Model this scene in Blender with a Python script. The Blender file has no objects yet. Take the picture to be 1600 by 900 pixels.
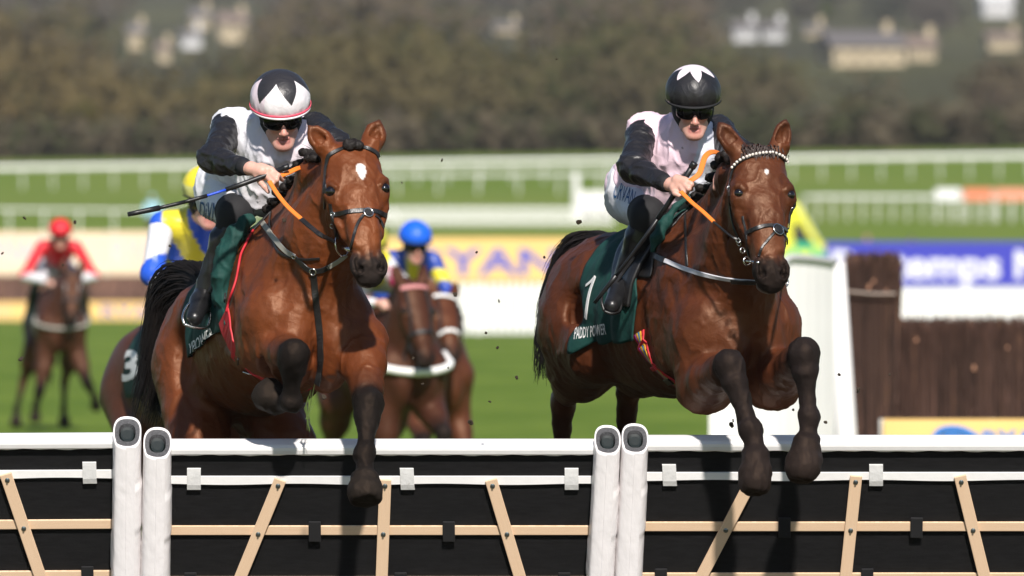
import bpy, bmesh, math, random
import numpy as np
from mathutils import Vector, Matrix, noise
from mathutils.bvhtree import BVHTree

# ------------------------------------------------------------------ camera, light
SC = bpy.context.scene
COL = SC.collection
FPX = 13333.0           # focal length in photo pixels (1600 wide, 300 mm lens)
CAMZ, HOR = 1.7, 430.0  # eye height and level line in the photo

cam_d = bpy.data.cameras.new('camera'); cam = bpy.data.objects.new('camera', cam_d); COL.objects.link(cam)
cam.location = (0, 0, CAMZ)
cam.rotation_euler = (math.radians(90) - math.atan(20.0/FPX), 0, 0)
cam_d.sensor_width = 36; cam_d.lens = 300
cam_d.clip_start = 1; cam_d.clip_end = 6000
cam_d.dof.use_dof = True; cam_d.dof.focus_distance = 35.95; cam_d.dof.aperture_fstop = 4.3
SC.camera = cam

SUN_EL, SUN_AZ = 40.0, 8.0     # elevation; azimuth to the right of straight behind the camera
world = bpy.data.worlds.new('World'); SC.world = world; world.use_nodes = True
wn = world.node_tree.nodes; wl = world.node_tree.links
sky = wn.new('ShaderNodeTexSky'); sky.sky_type = 'NISHITA'; sky.sun_disc = False; sky.ozone_density = 2.5; sky.dust_density = .6
sky.sun_elevation = math.radians(SUN_EL); sky.sun_rotation = math.radians(180 - SUN_AZ)
wl.new(sky.outputs[0], wn['Background'].inputs['Color']); wn['Background'].inputs['Strength'].default_value = 0.07
sun_d = bpy.data.lights.new('sun', 'SUN'); sun = bpy.data.objects.new('sun', sun_d); COL.objects.link(sun)
sun_d.energy = 4.5; sun_d.angle = math.radians(2.0); sun_d.color = (1, 0.935, 0.87)
_sd = Vector((math.sin(math.radians(SUN_AZ))*math.cos(math.radians(SUN_EL)), -math.cos(math.radians(SUN_AZ))*math.cos(math.radians(SUN_EL)), math.sin(math.radians(SUN_EL))))
sun.rotation_euler = _sd.to_track_quat('Z', 'Y').to_euler()
SC.view_settings.view_transform = 'Standard'; SC.view_settings.look = 'None'
SC.view_settings.exposure = 0.40; SC.view_settings.gamma = 1; SC.view_settings.use_curve_mapping = False

# ------------------------------------------------------------------ helpers
def P(px, py, Y):
    "photo pixel (1600x900) at distance Y -> point in the place"
    return np.array([(px-800.0)*Y/FPX, Y, CAMZ - (py-HOR)*Y/FPX])

def srgb(r, g, b):
    f = lambda c: (c/12.92 if c <= .04045 else ((c+.055)/1.055)**2.4)
    return (f(r/255), f(g/255), f(b/255))

def tag(o, label=None, cat=None, group=None, kind=None):
    if label: o['label'] = label
    if cat: o['category'] = cat
    if group: o['group'] = group
    if kind: o['kind'] = kind
    return o

def empty(name, loc, label=None, cat=None, group=None):
    o = bpy.data.objects.new(name, None); COL.objects.link(o); o.location = Vector(loc); o.empty_display_size = .1
    tag(o, label, cat, group); return o

def mat(name, col, rough=.6, spec=.5, metal=0, bump=0, bscale=60, var=0, vscale=5, attr=None, coat=0, sheen=0, trans=0, stretch=None, bdist=.01):
    m = bpy.data.materials.new(name); m.use_nodes = True
    nt = m.node_tree; b = nt.nodes['Principled BSDF']; L = nt.links
    b.inputs['Roughness'].default_value = rough; b.inputs['Metallic'].default_value = metal
    b.inputs['Specular IOR Level'].default_value = spec; b.inputs['Coat Weight'].default_value = coat
    b.inputs['Sheen Weight'].default_value = sheen
    b.inputs['Coat Roughness'].default_value = .2
    if len(col) == 3: col = (*col, 1)
    b.inputs['Base Color'].default_value = col
    tc = nt.nodes.new('ShaderNodeTexCoord'); mp = nt.nodes.new('ShaderNodeMapping'); L.new(tc.outputs['Object'], mp.inputs[0])
    if stretch: mp.inputs['Scale'].default_value = stretch
    src = None
    if attr:
        a = nt.nodes.new('ShaderNodeAttribute'); a.attribute_name = attr; src = a.outputs['Color']
    if var:
        n = nt.nodes.new('ShaderNodeTexNoise'); n.inputs['Scale'].default_value = vscale; n.inputs['Detail'].default_value = 6
        n.inputs['Roughness'].default_value = .62
        L.new(mp.outputs[0], n.inputs['Vector'])
        r = nt.nodes.new('ShaderNodeMapRange'); r.inputs['From Min'].default_value = .3; r.inputs['From Max'].default_value = .7
        r.inputs['To Min'].default_value = 1-var; r.inputs['To Max'].default_value = 1+var; L.new(n.outputs['Fac'], r.inputs['Value'])
        mx = nt.nodes.new('ShaderNodeVectorMath'); mx.operation = 'SCALE'
        if src is not None: L.new(src, mx.inputs[0])
        else: mx.inputs[0].default_value = col[:3]
        L.new(r.outputs[0], mx.inputs['Scale']); src = mx.outputs[0]
    if src is not None: L.new(src, b.inputs['Base Color'])
    if bump:
        n2 = nt.nodes.new('ShaderNodeTexNoise'); n2.inputs['Scale'].default_value = bscale; n2.inputs['Detail'].default_value = 5
        L.new(mp.outputs[0], n2.inputs['Vector'])
        bp = nt.nodes.new('ShaderNodeBump'); bp.inputs['Strength'].default_value = bump; bp.inputs['Distance'].default_value = bdist
        L.new(n2.outputs['Fac'], bp.inputs['Height']); L.new(bp.outputs[0], b.inputs['Normal'])
    return m

def link(name, me, m, parent=None):
    o = bpy.data.objects.new(name, me); COL.objects.link(o)
    if m is not None:
        for x in (m if isinstance(m, (list, tuple)) else [m]): me.materials.append(x)
    if parent is not None:
        o.parent = parent
        bpy.context.evaluated_depsgraph_get
        o.matrix_parent_inverse = WM(parent).inverted()
    return o

def WM(o):
    mtx = Matrix.Translation(o.location) @ o.rotation_euler.to_matrix().to_4x4() @ Matrix.Diagonal((*o.scale, 1))
    if o.parent: return WM(o.parent) @ o.matrix_parent_inverse @ mtx
    return mtx

def mesh_np(name, V, F, smooth=True, cols=None, mi=None):
    """V (n,3), F (m,4) or (m,3) int array, or list of lists"""
    me = bpy.data.meshes.new(name)
    V = np.asarray(V, dtype=np.float32)
    if isinstance(F, np.ndarray):
        m, k = F.shape
        me.vertices.add(len(V)); me.vertices.foreach_set('co', V.ravel())
        me.loops.add(m*k); me.loops.foreach_set('vertex_index', F.astype(np.int32).ravel())
        me.polygons.add(m); me.polygons.foreach_set('loop_start', np.arange(0, m*k, k, dtype=np.int32))
        me.update(calc_edges=True); me.validate()
    else:
        me.from_pydata([tuple(map(float, v)) for v in V], [], [tuple(int(i) for i in f) for f in F]); me.update()
    if smooth: me.polygons.foreach_set('use_smooth', np.ones(len(me.polygons), dtype=bool))
    if cols is not None:
        at = me.color_attributes.new('coat', 'FLOAT_COLOR', 'POINT')
        c4 = np.ones((len(V), 4), dtype=np.float32); c4[:, :3] = cols; at.data.foreach_set('color', c4.ravel())
    if mi is not None: me.polygons.foreach_set('material_index', np.asarray(mi, dtype=np.int32))
    return me

def nz(v):
    v = np.asarray(v, float); return v/np.linalg.norm(v)

# ------------------------------------------------------------------ implicit surfaces (smooth unions of tapered limbs and ellipsoids)
class Clay:
    def __init__(s): s.pr = []
    def cone(s, a, b, ra, rb, k=.03, c=0, op=1): s.pr.append(('c', np.asarray(a, float), np.asarray(b, float), ra, rb, k, c, op)); return s
    def ell(s, c0, r, ax=None, k=.03, c=0, op=1):
        ax = np.eye(3) if ax is None else np.asarray(ax, float)   # rows = axes
        s.pr.append(('e', np.asarray(c0, float), np.asarray(r, float), ax, 0, k, c, op)); return s
    def chain(s, pts, rs, k=.03, c=0):
        for i in range(len(pts)-1): s.cone(pts[i], pts[i+1], rs[i], rs[i+1], k, c)
        return s
    @staticmethod
    def dist(p, X, Y, Z):
        if p[0] == 'c':
            a, b, ra, rb = p[1:5]; ba = b-a; L2 = max(float(ba@ba), 1e-9)
            x, y, z = X-a[0], Y-a[1], Z-a[2]
            t = np.clip((x*ba[0]+y*ba[1]+z*ba[2])/L2, 0, 1)
            return np.sqrt((x-t*ba[0])**2+(y-t*ba[1])**2+(z-t*ba[2])**2) - (ra+(rb-ra)*t)
        c0, r, ax = p[1:4]; x, y, z = X-c0[0], Y-c0[1], Z-c0[2]
        k0 = 0; k1 = 0
        for i in range(3):
            q = (x*ax[i][0]+y*ax[i][1]+z*ax[i][2])/r[i]; k0 = k0+q*q; k1 = k1+(q/r[i])**2
        k0 = np.sqrt(k0); k1 = np.sqrt(k1)
        return k0*(k0-1)/np.maximum(k1, 1e-6)
    @staticmethod
    def bounds(p):
        if p[0] == 'c':
            a, b, ra, rb = p[1:5]; lo = np.minimum(a-ra, b-rb); hi = np.maximum(a+ra, b+rb)
        else:
            c0, r, ax = p[1:4]; e = np.sqrt(((ax*r[:, None])**2).sum(0)); lo = c0-e; hi = c0+e
        return lo, hi
    def mesh(s, h=.01, fine=None, hf=.005, pad=.03, grow=0, smooth=1, warp=None):
        """fine: list of (lo,hi) boxes to sample at hf; returns V,F"""
        B = [s.bounds(p) for p in s.pr if p[7] > 0]
        lo = np.min([b[0] for b in B], 0)-pad-grow; hi = np.max([b[1] for b in B], 0)+pad+grow
        axs = []
        for i in range(3):
            n0 = int(math.ceil((hi[i]-lo[i])/1e-3)); t = lo[i]; pts = [t]
            iv = [(f[0][i], f[1][i]) for f in (fine or [])]
            while t < hi[i]:
                inside = any(a-.02 <= t <= b+.02 for a, b in iv)
                near = any(a-.06 <= t <= b+.06 for a, b in iv)
                t += hf if inside else ((h+hf)/2 if near and iv else h)
                pts.append(t)
            axs.append(np.array(pts, dtype=np.float32))
        D = np.full([len(a) for a in axs], 1.0, dtype=np.float32)
        for p in s.pr:
            k = max(p[5], 1e-4); l, u = s.bounds(p); m = k+3*h+grow
            sl = []
            for i in range(3):
                i0 = max(0, int(np.searchsorted(axs[i], l[i]-m))-1); i1 = min(len(axs[i]), int(np.searchsorted(axs[i], u[i]+m))+1)
                sl.append((i0, i1))
            if any(a >= b for a, b in sl): continue
            X = axs[0][sl[0][0]:sl[0][1]][:, None, None]; Y = axs[1][sl[1][0]:sl[1][1]][None, :, None]; Z = axs[2][sl[2][0]:sl[2][1]][None, None, :]
            d = s.dist(p, X, Y, Z).astype(np.float32) - (grow if p[7] > 0 else 0)
            sub = D[sl[0][0]:sl[0][1], sl[1][0]:sl[1][1], sl[2][0]:sl[2][1]]
            if p[7] > 0:
                hh = np.maximum(k-np.abs(sub-d), 0)/k; np.copyto(sub, np.minimum(sub, d)-hh*hh*k*.25)
            else:
                d = -d; hh = np.maximum(k-np.abs(sub-d), 0)/k; np.copyto(sub, np.maximum(sub, d)+hh*hh*k*.25)
        V, F = surface_nets(D, axs)
        if smooth: V = laplace(V, F, smooth)
        return V, F
    def cols(s, V, pal, tau=.012):
        W = np.zeros(len(V)); C = np.zeros((len(V), 3))
        for p in s.pr:
            if p[7] < 0: continue
            d = s.dist(p, V[:, 0], V[:, 1], V[:, 2]); w = np.exp(-np.clip(d, -.05, .4)/tau)
            W += w; C += w[:, None]*np.array(pal[p[6]])[None]
        return C/W[:, None]

def surface_nets(D, axs):
    S = D < 0
    nx, ny, nz_ = D.shape
    c = np.zeros((nx-1, ny-1, nz_-1), dtype=np.uint8)
    for i in (0, 1):
        for j in (0, 1):
            for k in (0, 1): c += S[i:nx-1+i, j:ny-1+j, k:nz_-1+k]
    act = np.argwhere((c > 0) & (c < 8))
    ids = np.full(c.shape, -1, dtype=np.int32); ids[act[:, 0], act[:, 1], act[:, 2]] = np.arange(len(act))
    acc = np.zeros((len(act), 3)); cnt = np.zeros(len(act))
    corners = [(i, j, k) for i in (0, 1) for j in (0, 1) for k in (0, 1)]
    vals = {q: D[act[:, 0]+q[0], act[:, 1]+q[1], act[:, 2]+q[2]] for q in corners}
    for q in corners:
        for ax in range(3):
            if q[ax] == 0:
                r = list(q); r[ax] = 1; r = tuple(r)
                a, b = vals[q], vals[r]; m = (a < 0) != (b < 0)
                t = np.where(m, a/np.where(m, a-b, 1), 0)
                pos = np.array(q, float)[None].repeat(len(act), 0); pos[:, ax] = t
                acc += pos*m[:, None]; cnt += m
    fr = acc/cnt[:, None]
    V = np.empty((len(act), 3))
    for i in range(3):
        a = axs[i]; V[:, i] = a[act[:, i]]+fr[:, i]*(a[act[:, i]+1]-a[act[:, i]])
    F = []
    for ax in range(3):
        u, v = (ax+1) % 3, (ax+2) % 3
        s0 = [slice(None)]*3; s1 = [slice(None)]*3; s0[ax] = slice(0, -1); s1[ax] = slice(1, None)
        A = S[tuple(s0)]; Bm = S[tuple(s1)]
        e = np.argwhere(A != Bm)
        ok = (e[:, u] > 0) & (e[:, v] > 0) & (e[:, u] < D.shape[u]-1) & (e[:, v] < D.shape[v]-1)
        e = e[ok]; flip = A[e[:, 0], e[:, 1], e[:, 2]]
        def cid(du, dv):
            q = e.copy(); q[:, u] += du; q[:, v] += dv
            return ids[q[:, 0], q[:, 1], q[:, 2]]
        Q = np.stack([cid(-1, -1), cid(0, -1), cid(0, 0), cid(-1, 0)], 1)
        Q[~flip] = Q[~flip][:, ::-1]
        F.append(Q)
    F = np.concatenate(F); F = F[(F >= 0).all(1)]
    return V, F

def laplace(V, F, n=1, lam=.5):
    E = np.concatenate([F[:, [0, 1]], F[:, [1, 2]], F[:, [2, 3]], F[:, [3, 0]]])
    N = len(V); a = np.concatenate([E[:, 0], E[:, 1]]); b = np.concatenate([E[:, 1], E[:, 0]])
    cnt = np.maximum(np.bincount(a, minlength=N), 1)
    for _ in range(n):
        avg = np.stack([np.bincount(a, weights=V[b, i], minlength=N) for i in range(3)], 1)/cnt[:, None]
        V = V+lam*(avg-V)
    return V

def vnormals(V, F):
    n = np.cross(V[F[:, 2]]-V[F[:, 0]], V[F[:, 3]]-V[F[:, 1]])
    N = np.zeros_like(V)
    for i in range(4):
        for c in range(3): N[:, c] += np.bincount(F[:, i], weights=n[:, c], minlength=len(V))
    return N/np.maximum(np.linalg.norm(N, axis=1), 1e-9)[:, None]

def vnoise(V, scale, seed=0.0, oct=3):
    "cheap smooth pseudo-noise (sum of warped sines), -1..1"
    q = V*scale; r = np.zeros(len(V)); amp = 1; tot = 0
    rs = np.random.RandomState(int(seed*7)+3)
    for o in range(oct):
        for j in range(3):
            w = rs.randn(3); w /= np.linalg.norm(w); w2 = rs.randn(3)
            r += amp*np.sin(q@w*2.1+rs.rand()*6+1.3*np.sin(q@w2*1.1+rs.rand()*6)); tot += amp
        q = q*2.03; amp *= .5
    return r/tot*1.6

# ------------------------------------------------------------------ sheet / strap / tube builders
class MB:
    def __init__(s): s.v = []; s.f = []; s.mi = []
    def add(s, V, F, mi=0):
        n = len(s.v); s.v += [tuple(map(float, p)) for p in V]; s.f += [tuple(int(i)+n for i in f) for f in F]; s.mi += [mi]*len(F)
    def tube(s, pts, r, seg=8, mi=0, cap=True):
        pts = [np.asarray(p, float) for p in pts]; n = len(pts)
        if not hasattr(r, '__len__'): r = [r]*n
        V = []; F = []; up = None
        for i, p in enumerate(pts):
            t = nz(pts[min(i+1, n-1)]-pts[max(i-1, 0)])
            if up is None: up = nz(np.cross(t, [.31, .2, .93] if abs(t[2]) < .9 else [1, .1, 0]))
            up = nz(up-t*(up@t)); w = np.cross(t, up)
            for k in range(seg):
                a = 2*math.pi*k/seg; V.append(p+r[i]*(math.cos(a)*up+math.sin(a)*w))
        for i in range(n-1):
            for k in range(seg):
                k2 = (k+1) % seg; F.append((i*seg+k, i*seg+k2, (i+1)*seg+k2, (i+1)*seg+k))
        if cap: F.append(tuple(range(seg))[::-1]); F.append(tuple((n-1)*seg+k for k in range(seg)))
        s.add(V, F, mi)
    def strap(s, pts, nrm, w, t=.004, mi=0):
        "flat band of width w, thickness t lying along pts with surface normals nrm"
        pts = [np.asarray(p, float) for p in pts]; n = len(pts); V = []; F = []
        for i, p in enumerate(pts):
            T = nz(pts[min(i+1, n-1)]-pts[max(i-1, 0)]); N = np.asarray(nrm[i], float); N = nz(N-T*(N@T)); S = np.cross(T, N)
            ww = w[i] if hasattr(w, '__len__') else w
            e = t*.35
            for a, b in ((-.5, 0), (-.5, t-e), (-.5+min(.15, e/ww), t), (.5-min(.15, e/ww), t), (.5, t-e), (.5, 0)): V.append(p+S*a*ww+N*b)
        for i in range(n-1):
            for k in range(6):
                k2 = (k+1) % 6; F.append((i*6+k, (i+1)*6+k, (i+1)*6+k2, i*6+k2))
        F.append((0, 1, 2, 3, 4, 5)); F.append(tuple((n-1)*6+k for k in (5, 4, 3, 2, 1, 0)))
        s.add(V, F, mi)
    def box(s, c, d, ax=None, mi=0):
        ax = np.eye(3) if ax is None else np.asarray(ax, float); c = np.asarray(c, float)
        V = [c+ax[0]*d[0]*x/2+ax[1]*d[1]*y/2+ax[2]*d[2]*z/2 for x in (-1, 1) for y in (-1, 1) for z in (-1, 1)]
        s.add(V, [(0, 1, 3, 2), (4, 6, 7, 5), (0, 4, 5, 1), (2, 3, 7, 6), (0, 2, 6, 4), (1, 5, 7, 3)], mi)
    def build(s, name, m, parent=None, smooth=False, bevel=0, label=None):
        me = mesh_np(name, s.v, s.f, smooth)
        bm = bmesh.new(); bm.from_mesh(me); bmesh.ops.recalc_face_normals(bm, faces=bm.faces); bm.to_mesh(me); bm.free()
        if isinstance(m, (list, tuple)): me.polygons.foreach_set('material_index', np.array(s.mi, dtype=np.int32))
        o = link(name, me, m, parent)
        if bevel:
            md = o.modifiers.new('bevel', 'BEVEL'); md.width = bevel; md.segments = 2; md.limit_method = 'ANGLE'
        if label: o['label'] = label
        return o

def spline(pts, n=8):
    "Catmull-Rom through pts"
    p = [np.asarray(q, float) for q in pts]; p = [2*p[0]-p[1]]+p+[2*p[-1]-p[-2]]; out = []
    for i in range(1, len(p)-2):
        for k in range(n):
            t = k/n
            out.append(.5*((2*p[i])+(-p[i-1]+p[i+1])*t+(2*p[i-1]-5*p[i]+4*p[i+1]-p[i+2])*t*t+(-p[i-1]+3*p[i]-3*p[i+1]+p[i+2])*t**3))
    out.append(p[-2]); return out

CAM = np.array([0, 0, CAMZ])
def bvh_of(V, F): return BVHTree.FromPolygons([tuple(map(float, v)) for v in V], [tuple(map(int, f)) for f in F])
def hit(bvh, px, py, Y0=36.0, start=None):
    "where the line of sight of a photo pixel meets a surface -> point, normal"
    d = nz(P(px, py, Y0)-CAM); r = bvh.ray_cast(Vector(CAM if start is None else P(px, py, start)), Vector(d))
    if r[0] is None:
        r = min((bvh.find_nearest(Vector(P(px, py, y))) for y in np.linspace(Y0-.8, Y0+2.4, 33)), key=lambda t: t[3])
    n_ = np.array(r[1]); n_ = n_ if n_@(CAM-np.array(r[0])) > 0 else -n_
    return np.array(r[0]), n_
def on_surface(bvh, pix, off=.003, n=6, Y0=36.0, start=None):
    "polyline of photo pixels laid on a surface"
    q = spline([np.array([a, b, 0.]) for a, b in pix], n) if len(pix) > 2 else [np.array([pix[0][0]+(pix[1][0]-pix[0][0])*t, pix[0][1]+(pix[1][1]-pix[0][1])*t, 0]) for t in np.linspace(0, 1, n+1)]
    Ps = []; Ns = []
    for a in q:
        p, m = hit(bvh, a[0], a[1], Y0, start); Ps.append(p); Ns.append(m)
    # relax so that the band does not follow every dip
    Pn = np.array(Ps); Nn = np.array(Ns)
    for _ in range(2):
        Pn[1:-1] = Pn[1:-1]*.5+(Pn[:-2]+Pn[2:])*.25; Nn[1:-1] = Nn[1:-1]*.5+(Nn[:-2]+Nn[2:])*.25
    Nn /= np.linalg.norm(Nn, axis=1)[:, None]
    return list(Pn+Nn*off), list(Nn)

def textmesh(txt, bold=.02, res=3):
    cu = bpy.data.curves.new('t', 'FONT'); cu.body = txt; cu.size = 1; cu.offset = bold; cu.resolution_u = res
    o = bpy.data.objects.new('t', cu); COL.objects.link(o); bpy.context.view_layer.update()
    me = bpy.data.meshes.new_from_object(o.evaluated_get(bpy.context.evaluated_depsgraph_get()))
    bm = bmesh.new(); bm.from_mesh(me)
    bmesh.ops.triangulate(bm, faces=bm.faces)
    for _ in range(3): bmesh.ops.subdivide_edges(bm, edges=[e for e in bm.edges if e.calc_length() > .14], cuts=1); bmesh.ops.triangulate(bm, faces=bm.faces)
    bmesh.ops.triangulate(bm, faces=bm.faces)
    V = np.array([v.co[:] for v in bm.verts]); F = [[v.index for v in f.verts] for f in bm.faces]
    bm.free(); bpy.data.objects.remove(o); bpy.data.meshes.remove(me)
    lo = V.min(0); hi = V.max(0); V = (V-lo)/np.maximum(hi-lo, 1e-6)
    return V, F

def decal(name, txt, quad, bvh, m, parent, off=.003, bold=.02, Y0=36.):
    "writing laid onto a surface: quad = photo pixels of bottom-left, bottom-right, top-right, top-left"
    V, F = textmesh(txt, bold); q = np.array(quad, float); out = []
    for v in V:
        a, b = v[0], v[1]; p = (1-a)*(1-b)*q[0]+a*(1-b)*q[1]+a*b*q[2]+(1-a)*b*q[3]
        h_, n_ = hit(bvh, p[0], p[1], Y0); out.append(h_+n_*off)
    me = mesh_np(name, out, F, False); return link(name, me, m, parent)
# ------------------------------------------------------------------ horses
A3 = lambda *a: np.array(a)[None, :]
class Frame:
    def __init__(s, O, yaw, pitch=0):
        y, p = math.radians(yaw), math.radians(pitch); s.O = np.asarray(O, float)
        s.F = np.array([math.sin(y)*math.cos(p), -math.cos(y)*math.cos(p), math.sin(p)])
        s.L = np.array([math.cos(y), math.sin(y), 0]); s.U = nz(np.cross(s.L, s.F)); s.U = s.U if s.U[2] > 0 else -s.U
    rs = 1.0
    def __call__(s, f, l, u):
        if f < -.3: f = -.3+(f+.3)*s.rs
        return s.O+f*s.F+l*s.L+u*s.U
    def ax(s): return np.array([s.F, s.L, s.U])

class Head:
    def __init__(s, poll, muz, turn, scale=1., wide=1.22):
        s.w = wide
        s.o = np.asarray(poll, float); s.d = nz(np.asarray(muz)-s.o); t = math.radians(turn)
        n = np.array([math.sin(t), -math.cos(t), .4]); n = n-s.d*(n@s.d); s.n = nz(n)
        s.l = np.cross(s.d, s.n); s.l = s.l if s.l[0] > 0 else -s.l; s.k = scale
    def __call__(s, a, l, n): return s.o+s.k*(a*s.d+s.w*l*s.l+n*s.n)
    def ax(s): return np.array([s.d, s.l, s.n])

def horse_clay(T, H, legs, ears=None, detail=True, hair=True):
    c = Clay(); A = T.ax(); hk = H.k; HA = H.ax()
    # trunk
    c.ell(T(.02, 0, -.01), (.66, .285, .355), A, .05)
    c.ell(T(.42, 0, .0), (.33, .225, .36), A, .08)
    c.cone(T(.42, 0, .30), T(.1, 0, .28), .075, .1, .1)
    c.ell(T(-.38, 0, .1), (.42, .25, .26), A, .1)
    c.ell(T(-.66, 0, .1), (.34, .27, .27), A, .08)
    c.ell(T(-.28, 0, -.04), (.42, .235, .235), A, .08)
    for s in (-1, 1):
        c.ell(T(-.80, s*.13, -.04), (.2, .145, .3), A, .08)
        c.ell(T(-.62, s*.19, .06), (.22, .09, .2), A, .08)
        st = legs['lh' if s > 0 else 'rh'][0]
        c.cone(T(-.70, s*.15, -.04), st, .19, .12, .1)
        # shoulder blade, point of shoulder, triceps
        c.cone(T(.30, s*.13, .26), T(.64, s*.165, -.06), .085, .105, .06)
        c.ell(T(.40, s*.215, -.06), (.2, .055, .2), A, .05)
        c.ell(T(.68, s*.165, -.08), (.1, .085, .13), A, .045)
        c.ell(T(.735, s*.085, -.17), (.085, .085, .15), A, .03)      # pectorals
        c.ell(T(.62, s*.08, -.30), (.14, .08, .1), A, .05)
    c.cone(T(.74, 0, .06), T(.765, 0, -.04), .07, .04, .06)
    c.cone(T(.78+.03, 0, -.02), T(.80, 0, -.32), .014, .018, .05, 0, -1)  # groove between the breast muscles
    for s in ((-1, 1) if detail else ()):
        c.cone(T(.16, s*.335, .18), T(.34, s*.30, -.24), .034, .034, .06, 0, -1)      # behind the shoulder and elbow
        c.cone(T(.50, s*.262, .12), T(.62, s*.29, -.02), .014, .012, .05, 0, -1)
        c.ell(T(.52, s*.20, -.16), (.13, .06, .1), A, .03)
        c.ell(T(-.45, s*.26, -.05), (.1, .03, .16), A, .06, 0, -1)
    # neck
    nb = H(.10, 0, -.12); thr = H(.24, 0, -.22)
    m1 = (T(.62, 0, .22)*.5+nb*.5)
    c.cone(T(.18, 0, .31), T(.46, 0, .36)*.5+m1*.5+T.U*.03, .06, .062, .1)
    cr = H(.03, 0, -.13)
    mid = T(.44, 0, .38)*.5+cr*.5+T.U*.075
    c.chain([T(.25, 0, .32), mid, cr], [.08, .066, .058], .08)
    c.chain([T(.46, 0, .14), (T(.6, 0, .14)+nb)/2, nb], [.2, .13, .1], .09)
    c.chain([T(.66, 0, -.04), (T(.72, 0, .06)+thr)/2, H(.2, 0, -.18)], [.155, .105, .075], .09)
    for s in (-1, 1):
        c.cone(T(.62, s*.13, .06), H(.12, s*.055, -.15), .085, .05, .05)
    if detail:
        for s in (-1, 1):   # jugular groove
            c.cone(T(.74, s*.10, .04), H(.24, s*.065, -.24), .012, .01, .04, 0, -1)
    # head
    def E(a, l, n, r, k=.02, col=0, op=1): c.ell(H(a, l, n), np.array(r)*hk*np.array([1, H.w, 1]), HA, k*hk, col, op)
    def K(p, q, ra, rb, k=.02, col=0, op=1): c.cone(H(*p), H(*q), ra*hk, rb*hk, k*hk, col, op)
    E(.06, 0, -.085, (.11, .088, .085), .04)
    E(.19, 0, -.066, (.15, .095, .07), .04)
    K((.24, 0, -.066), (.40, 0, -.058), .070, .060, .04)
    K((.40, 0, -.058), (.53, 0, -.055), .060, .044, .04)
    K((.26, 0, -.13), (.50, 0, -.09), .078, .044, .05)
    K((.26, 0, -.2), (.53, 0, -.125), .05, .032, .04)
    for s in (-1, 1):
        E(.19, s*.088, -.05, (.055, .020, .034), .03)
        E(.21, s*.06, -.165, (.125, .034, .1), .03)
        K((.25, s*.085, -.085), (.39, s*.058, -.085), .017, .012, .03)
        K((.30, s*.035, -.03), (.46, s*.03, -.03), .02, .016, .03)
        E(.548, s*.037, -.045, (.055, .021, .036), .015, 3)
        E(.202, s*.098, -.018, (.023, .017, .017), .007, 1, -1)
        K((.172, s*.083, -.020), (.19, s*.072, -.010), .010, .008, .015)
    E(.555, 0, -.075, (.058, .044, .056), .03, 3)
    E(.60, 0, -.078, (.030, .036, .036), .02, 3)
    E(.575, 0, -.13, (.036, .032, .028), .015, 3)
    for s in (-1, 1):
        E(.552, s*.040, -.016, (.031, .0105, .022), .008, 3, -1)
        E(.576, s*.035, -.028, (.017, .013, .022), .008, 3, -1)
        E(.52, s*.03, -.012, (.03, .008, .012), .012, 0, -1)
    E(.602, 0, -.108, (.05, .07, .0045), .008, 3, -1)
    # ears
    for s in (-1, 1):
        base = H(.0, s*.062, -.06)
        tip = (ears[0] if s < 0 else ears[1]) if ears else H(-.17, s*.095, -.03)
        ed = nz(tip-base); en = nz(HA[2]+.25*s*HA[1]-ed*((HA[2]+.25*s*HA[1])@ed)); el = np.cross(ed, en); eL = np.linalg.norm(tip-base)
        c.cone(base, base+ed*eL*.25, .040, .040, .03, 0)
        eax = np.array([ed, el, en])
        c.ell(base+ed*eL*.47, (eL*.44, .044, .023), eax, .02, 0)
        c.cone(base+ed*eL*.62, tip, .022, .004, .02, 5)
        c.ell(base+ed*eL*.5+en*.016, (eL*.37, .027, .017), eax, .008, 5, -1)
    # legs
    for key in ('rf', 'lf'):
        el, kn, fe, co, toe = legs[key]; s = 1 if key == 'lf' else -1
        c.cone(T(.62, s*.165, -.12), el, .10, .10, .08)
        fa = kn-el; L = np.linalg.norm(fa)
        c.chain([el, el+fa*.35, el+fa*.75], [.095, .085, .062], .05, 0)
        c.cone(el+fa*.7, kn, .058, .053, .03, 1)
        kd = nz(fe-kn)
        kd = nz(fe-kn); side = nz(np.cross(kd, [0, -1, 0.01])); back = nz(np.cross(kd, side)); back = back if back[1] > 0 else -back
        c.ell(kn+nz(fa)*.005, (.052, .05, .054), None, .03, 1)
        Lc = np.linalg.norm(fe-kn); c.chain([kn-kd*.01, kn+kd*Lc*.28, kn+kd*Lc*.5, kn+kd*Lc*.75, fe], [.054, .050, .036, .031, .034], .02, 1); c.cone(kn+side*.04-kd*.03, kn+side*.036+kd*.05, .019, .018, .008, 1); c.cone(kn-side*.04-kd*.03, kn-side*.036+kd*.05, .019, .018, .008, 1); c.ell(kn-back*.03, (.03, .03, .04), None, .02, 1)
        side = nz(np.cross(kd, [0, -1, 0.01])); back = nz(np.cross(kd, side)); back = back if back[1] > 0 else -back
        c.cone(kn+kd*.05+back*.026, fe+back*.03, .019, .019, .006, 1)
        c.ell(fe, (.047, .047, .046), None, .02, 1)
        c.ell(fe+back*.035, (.030, .030, .036), None, .012, 1)
        c.chain([fe, (fe*.45+co*.55), co], [.040, .033, .040], .02, 1)
        hoof(c, co, toe, .02)
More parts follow.
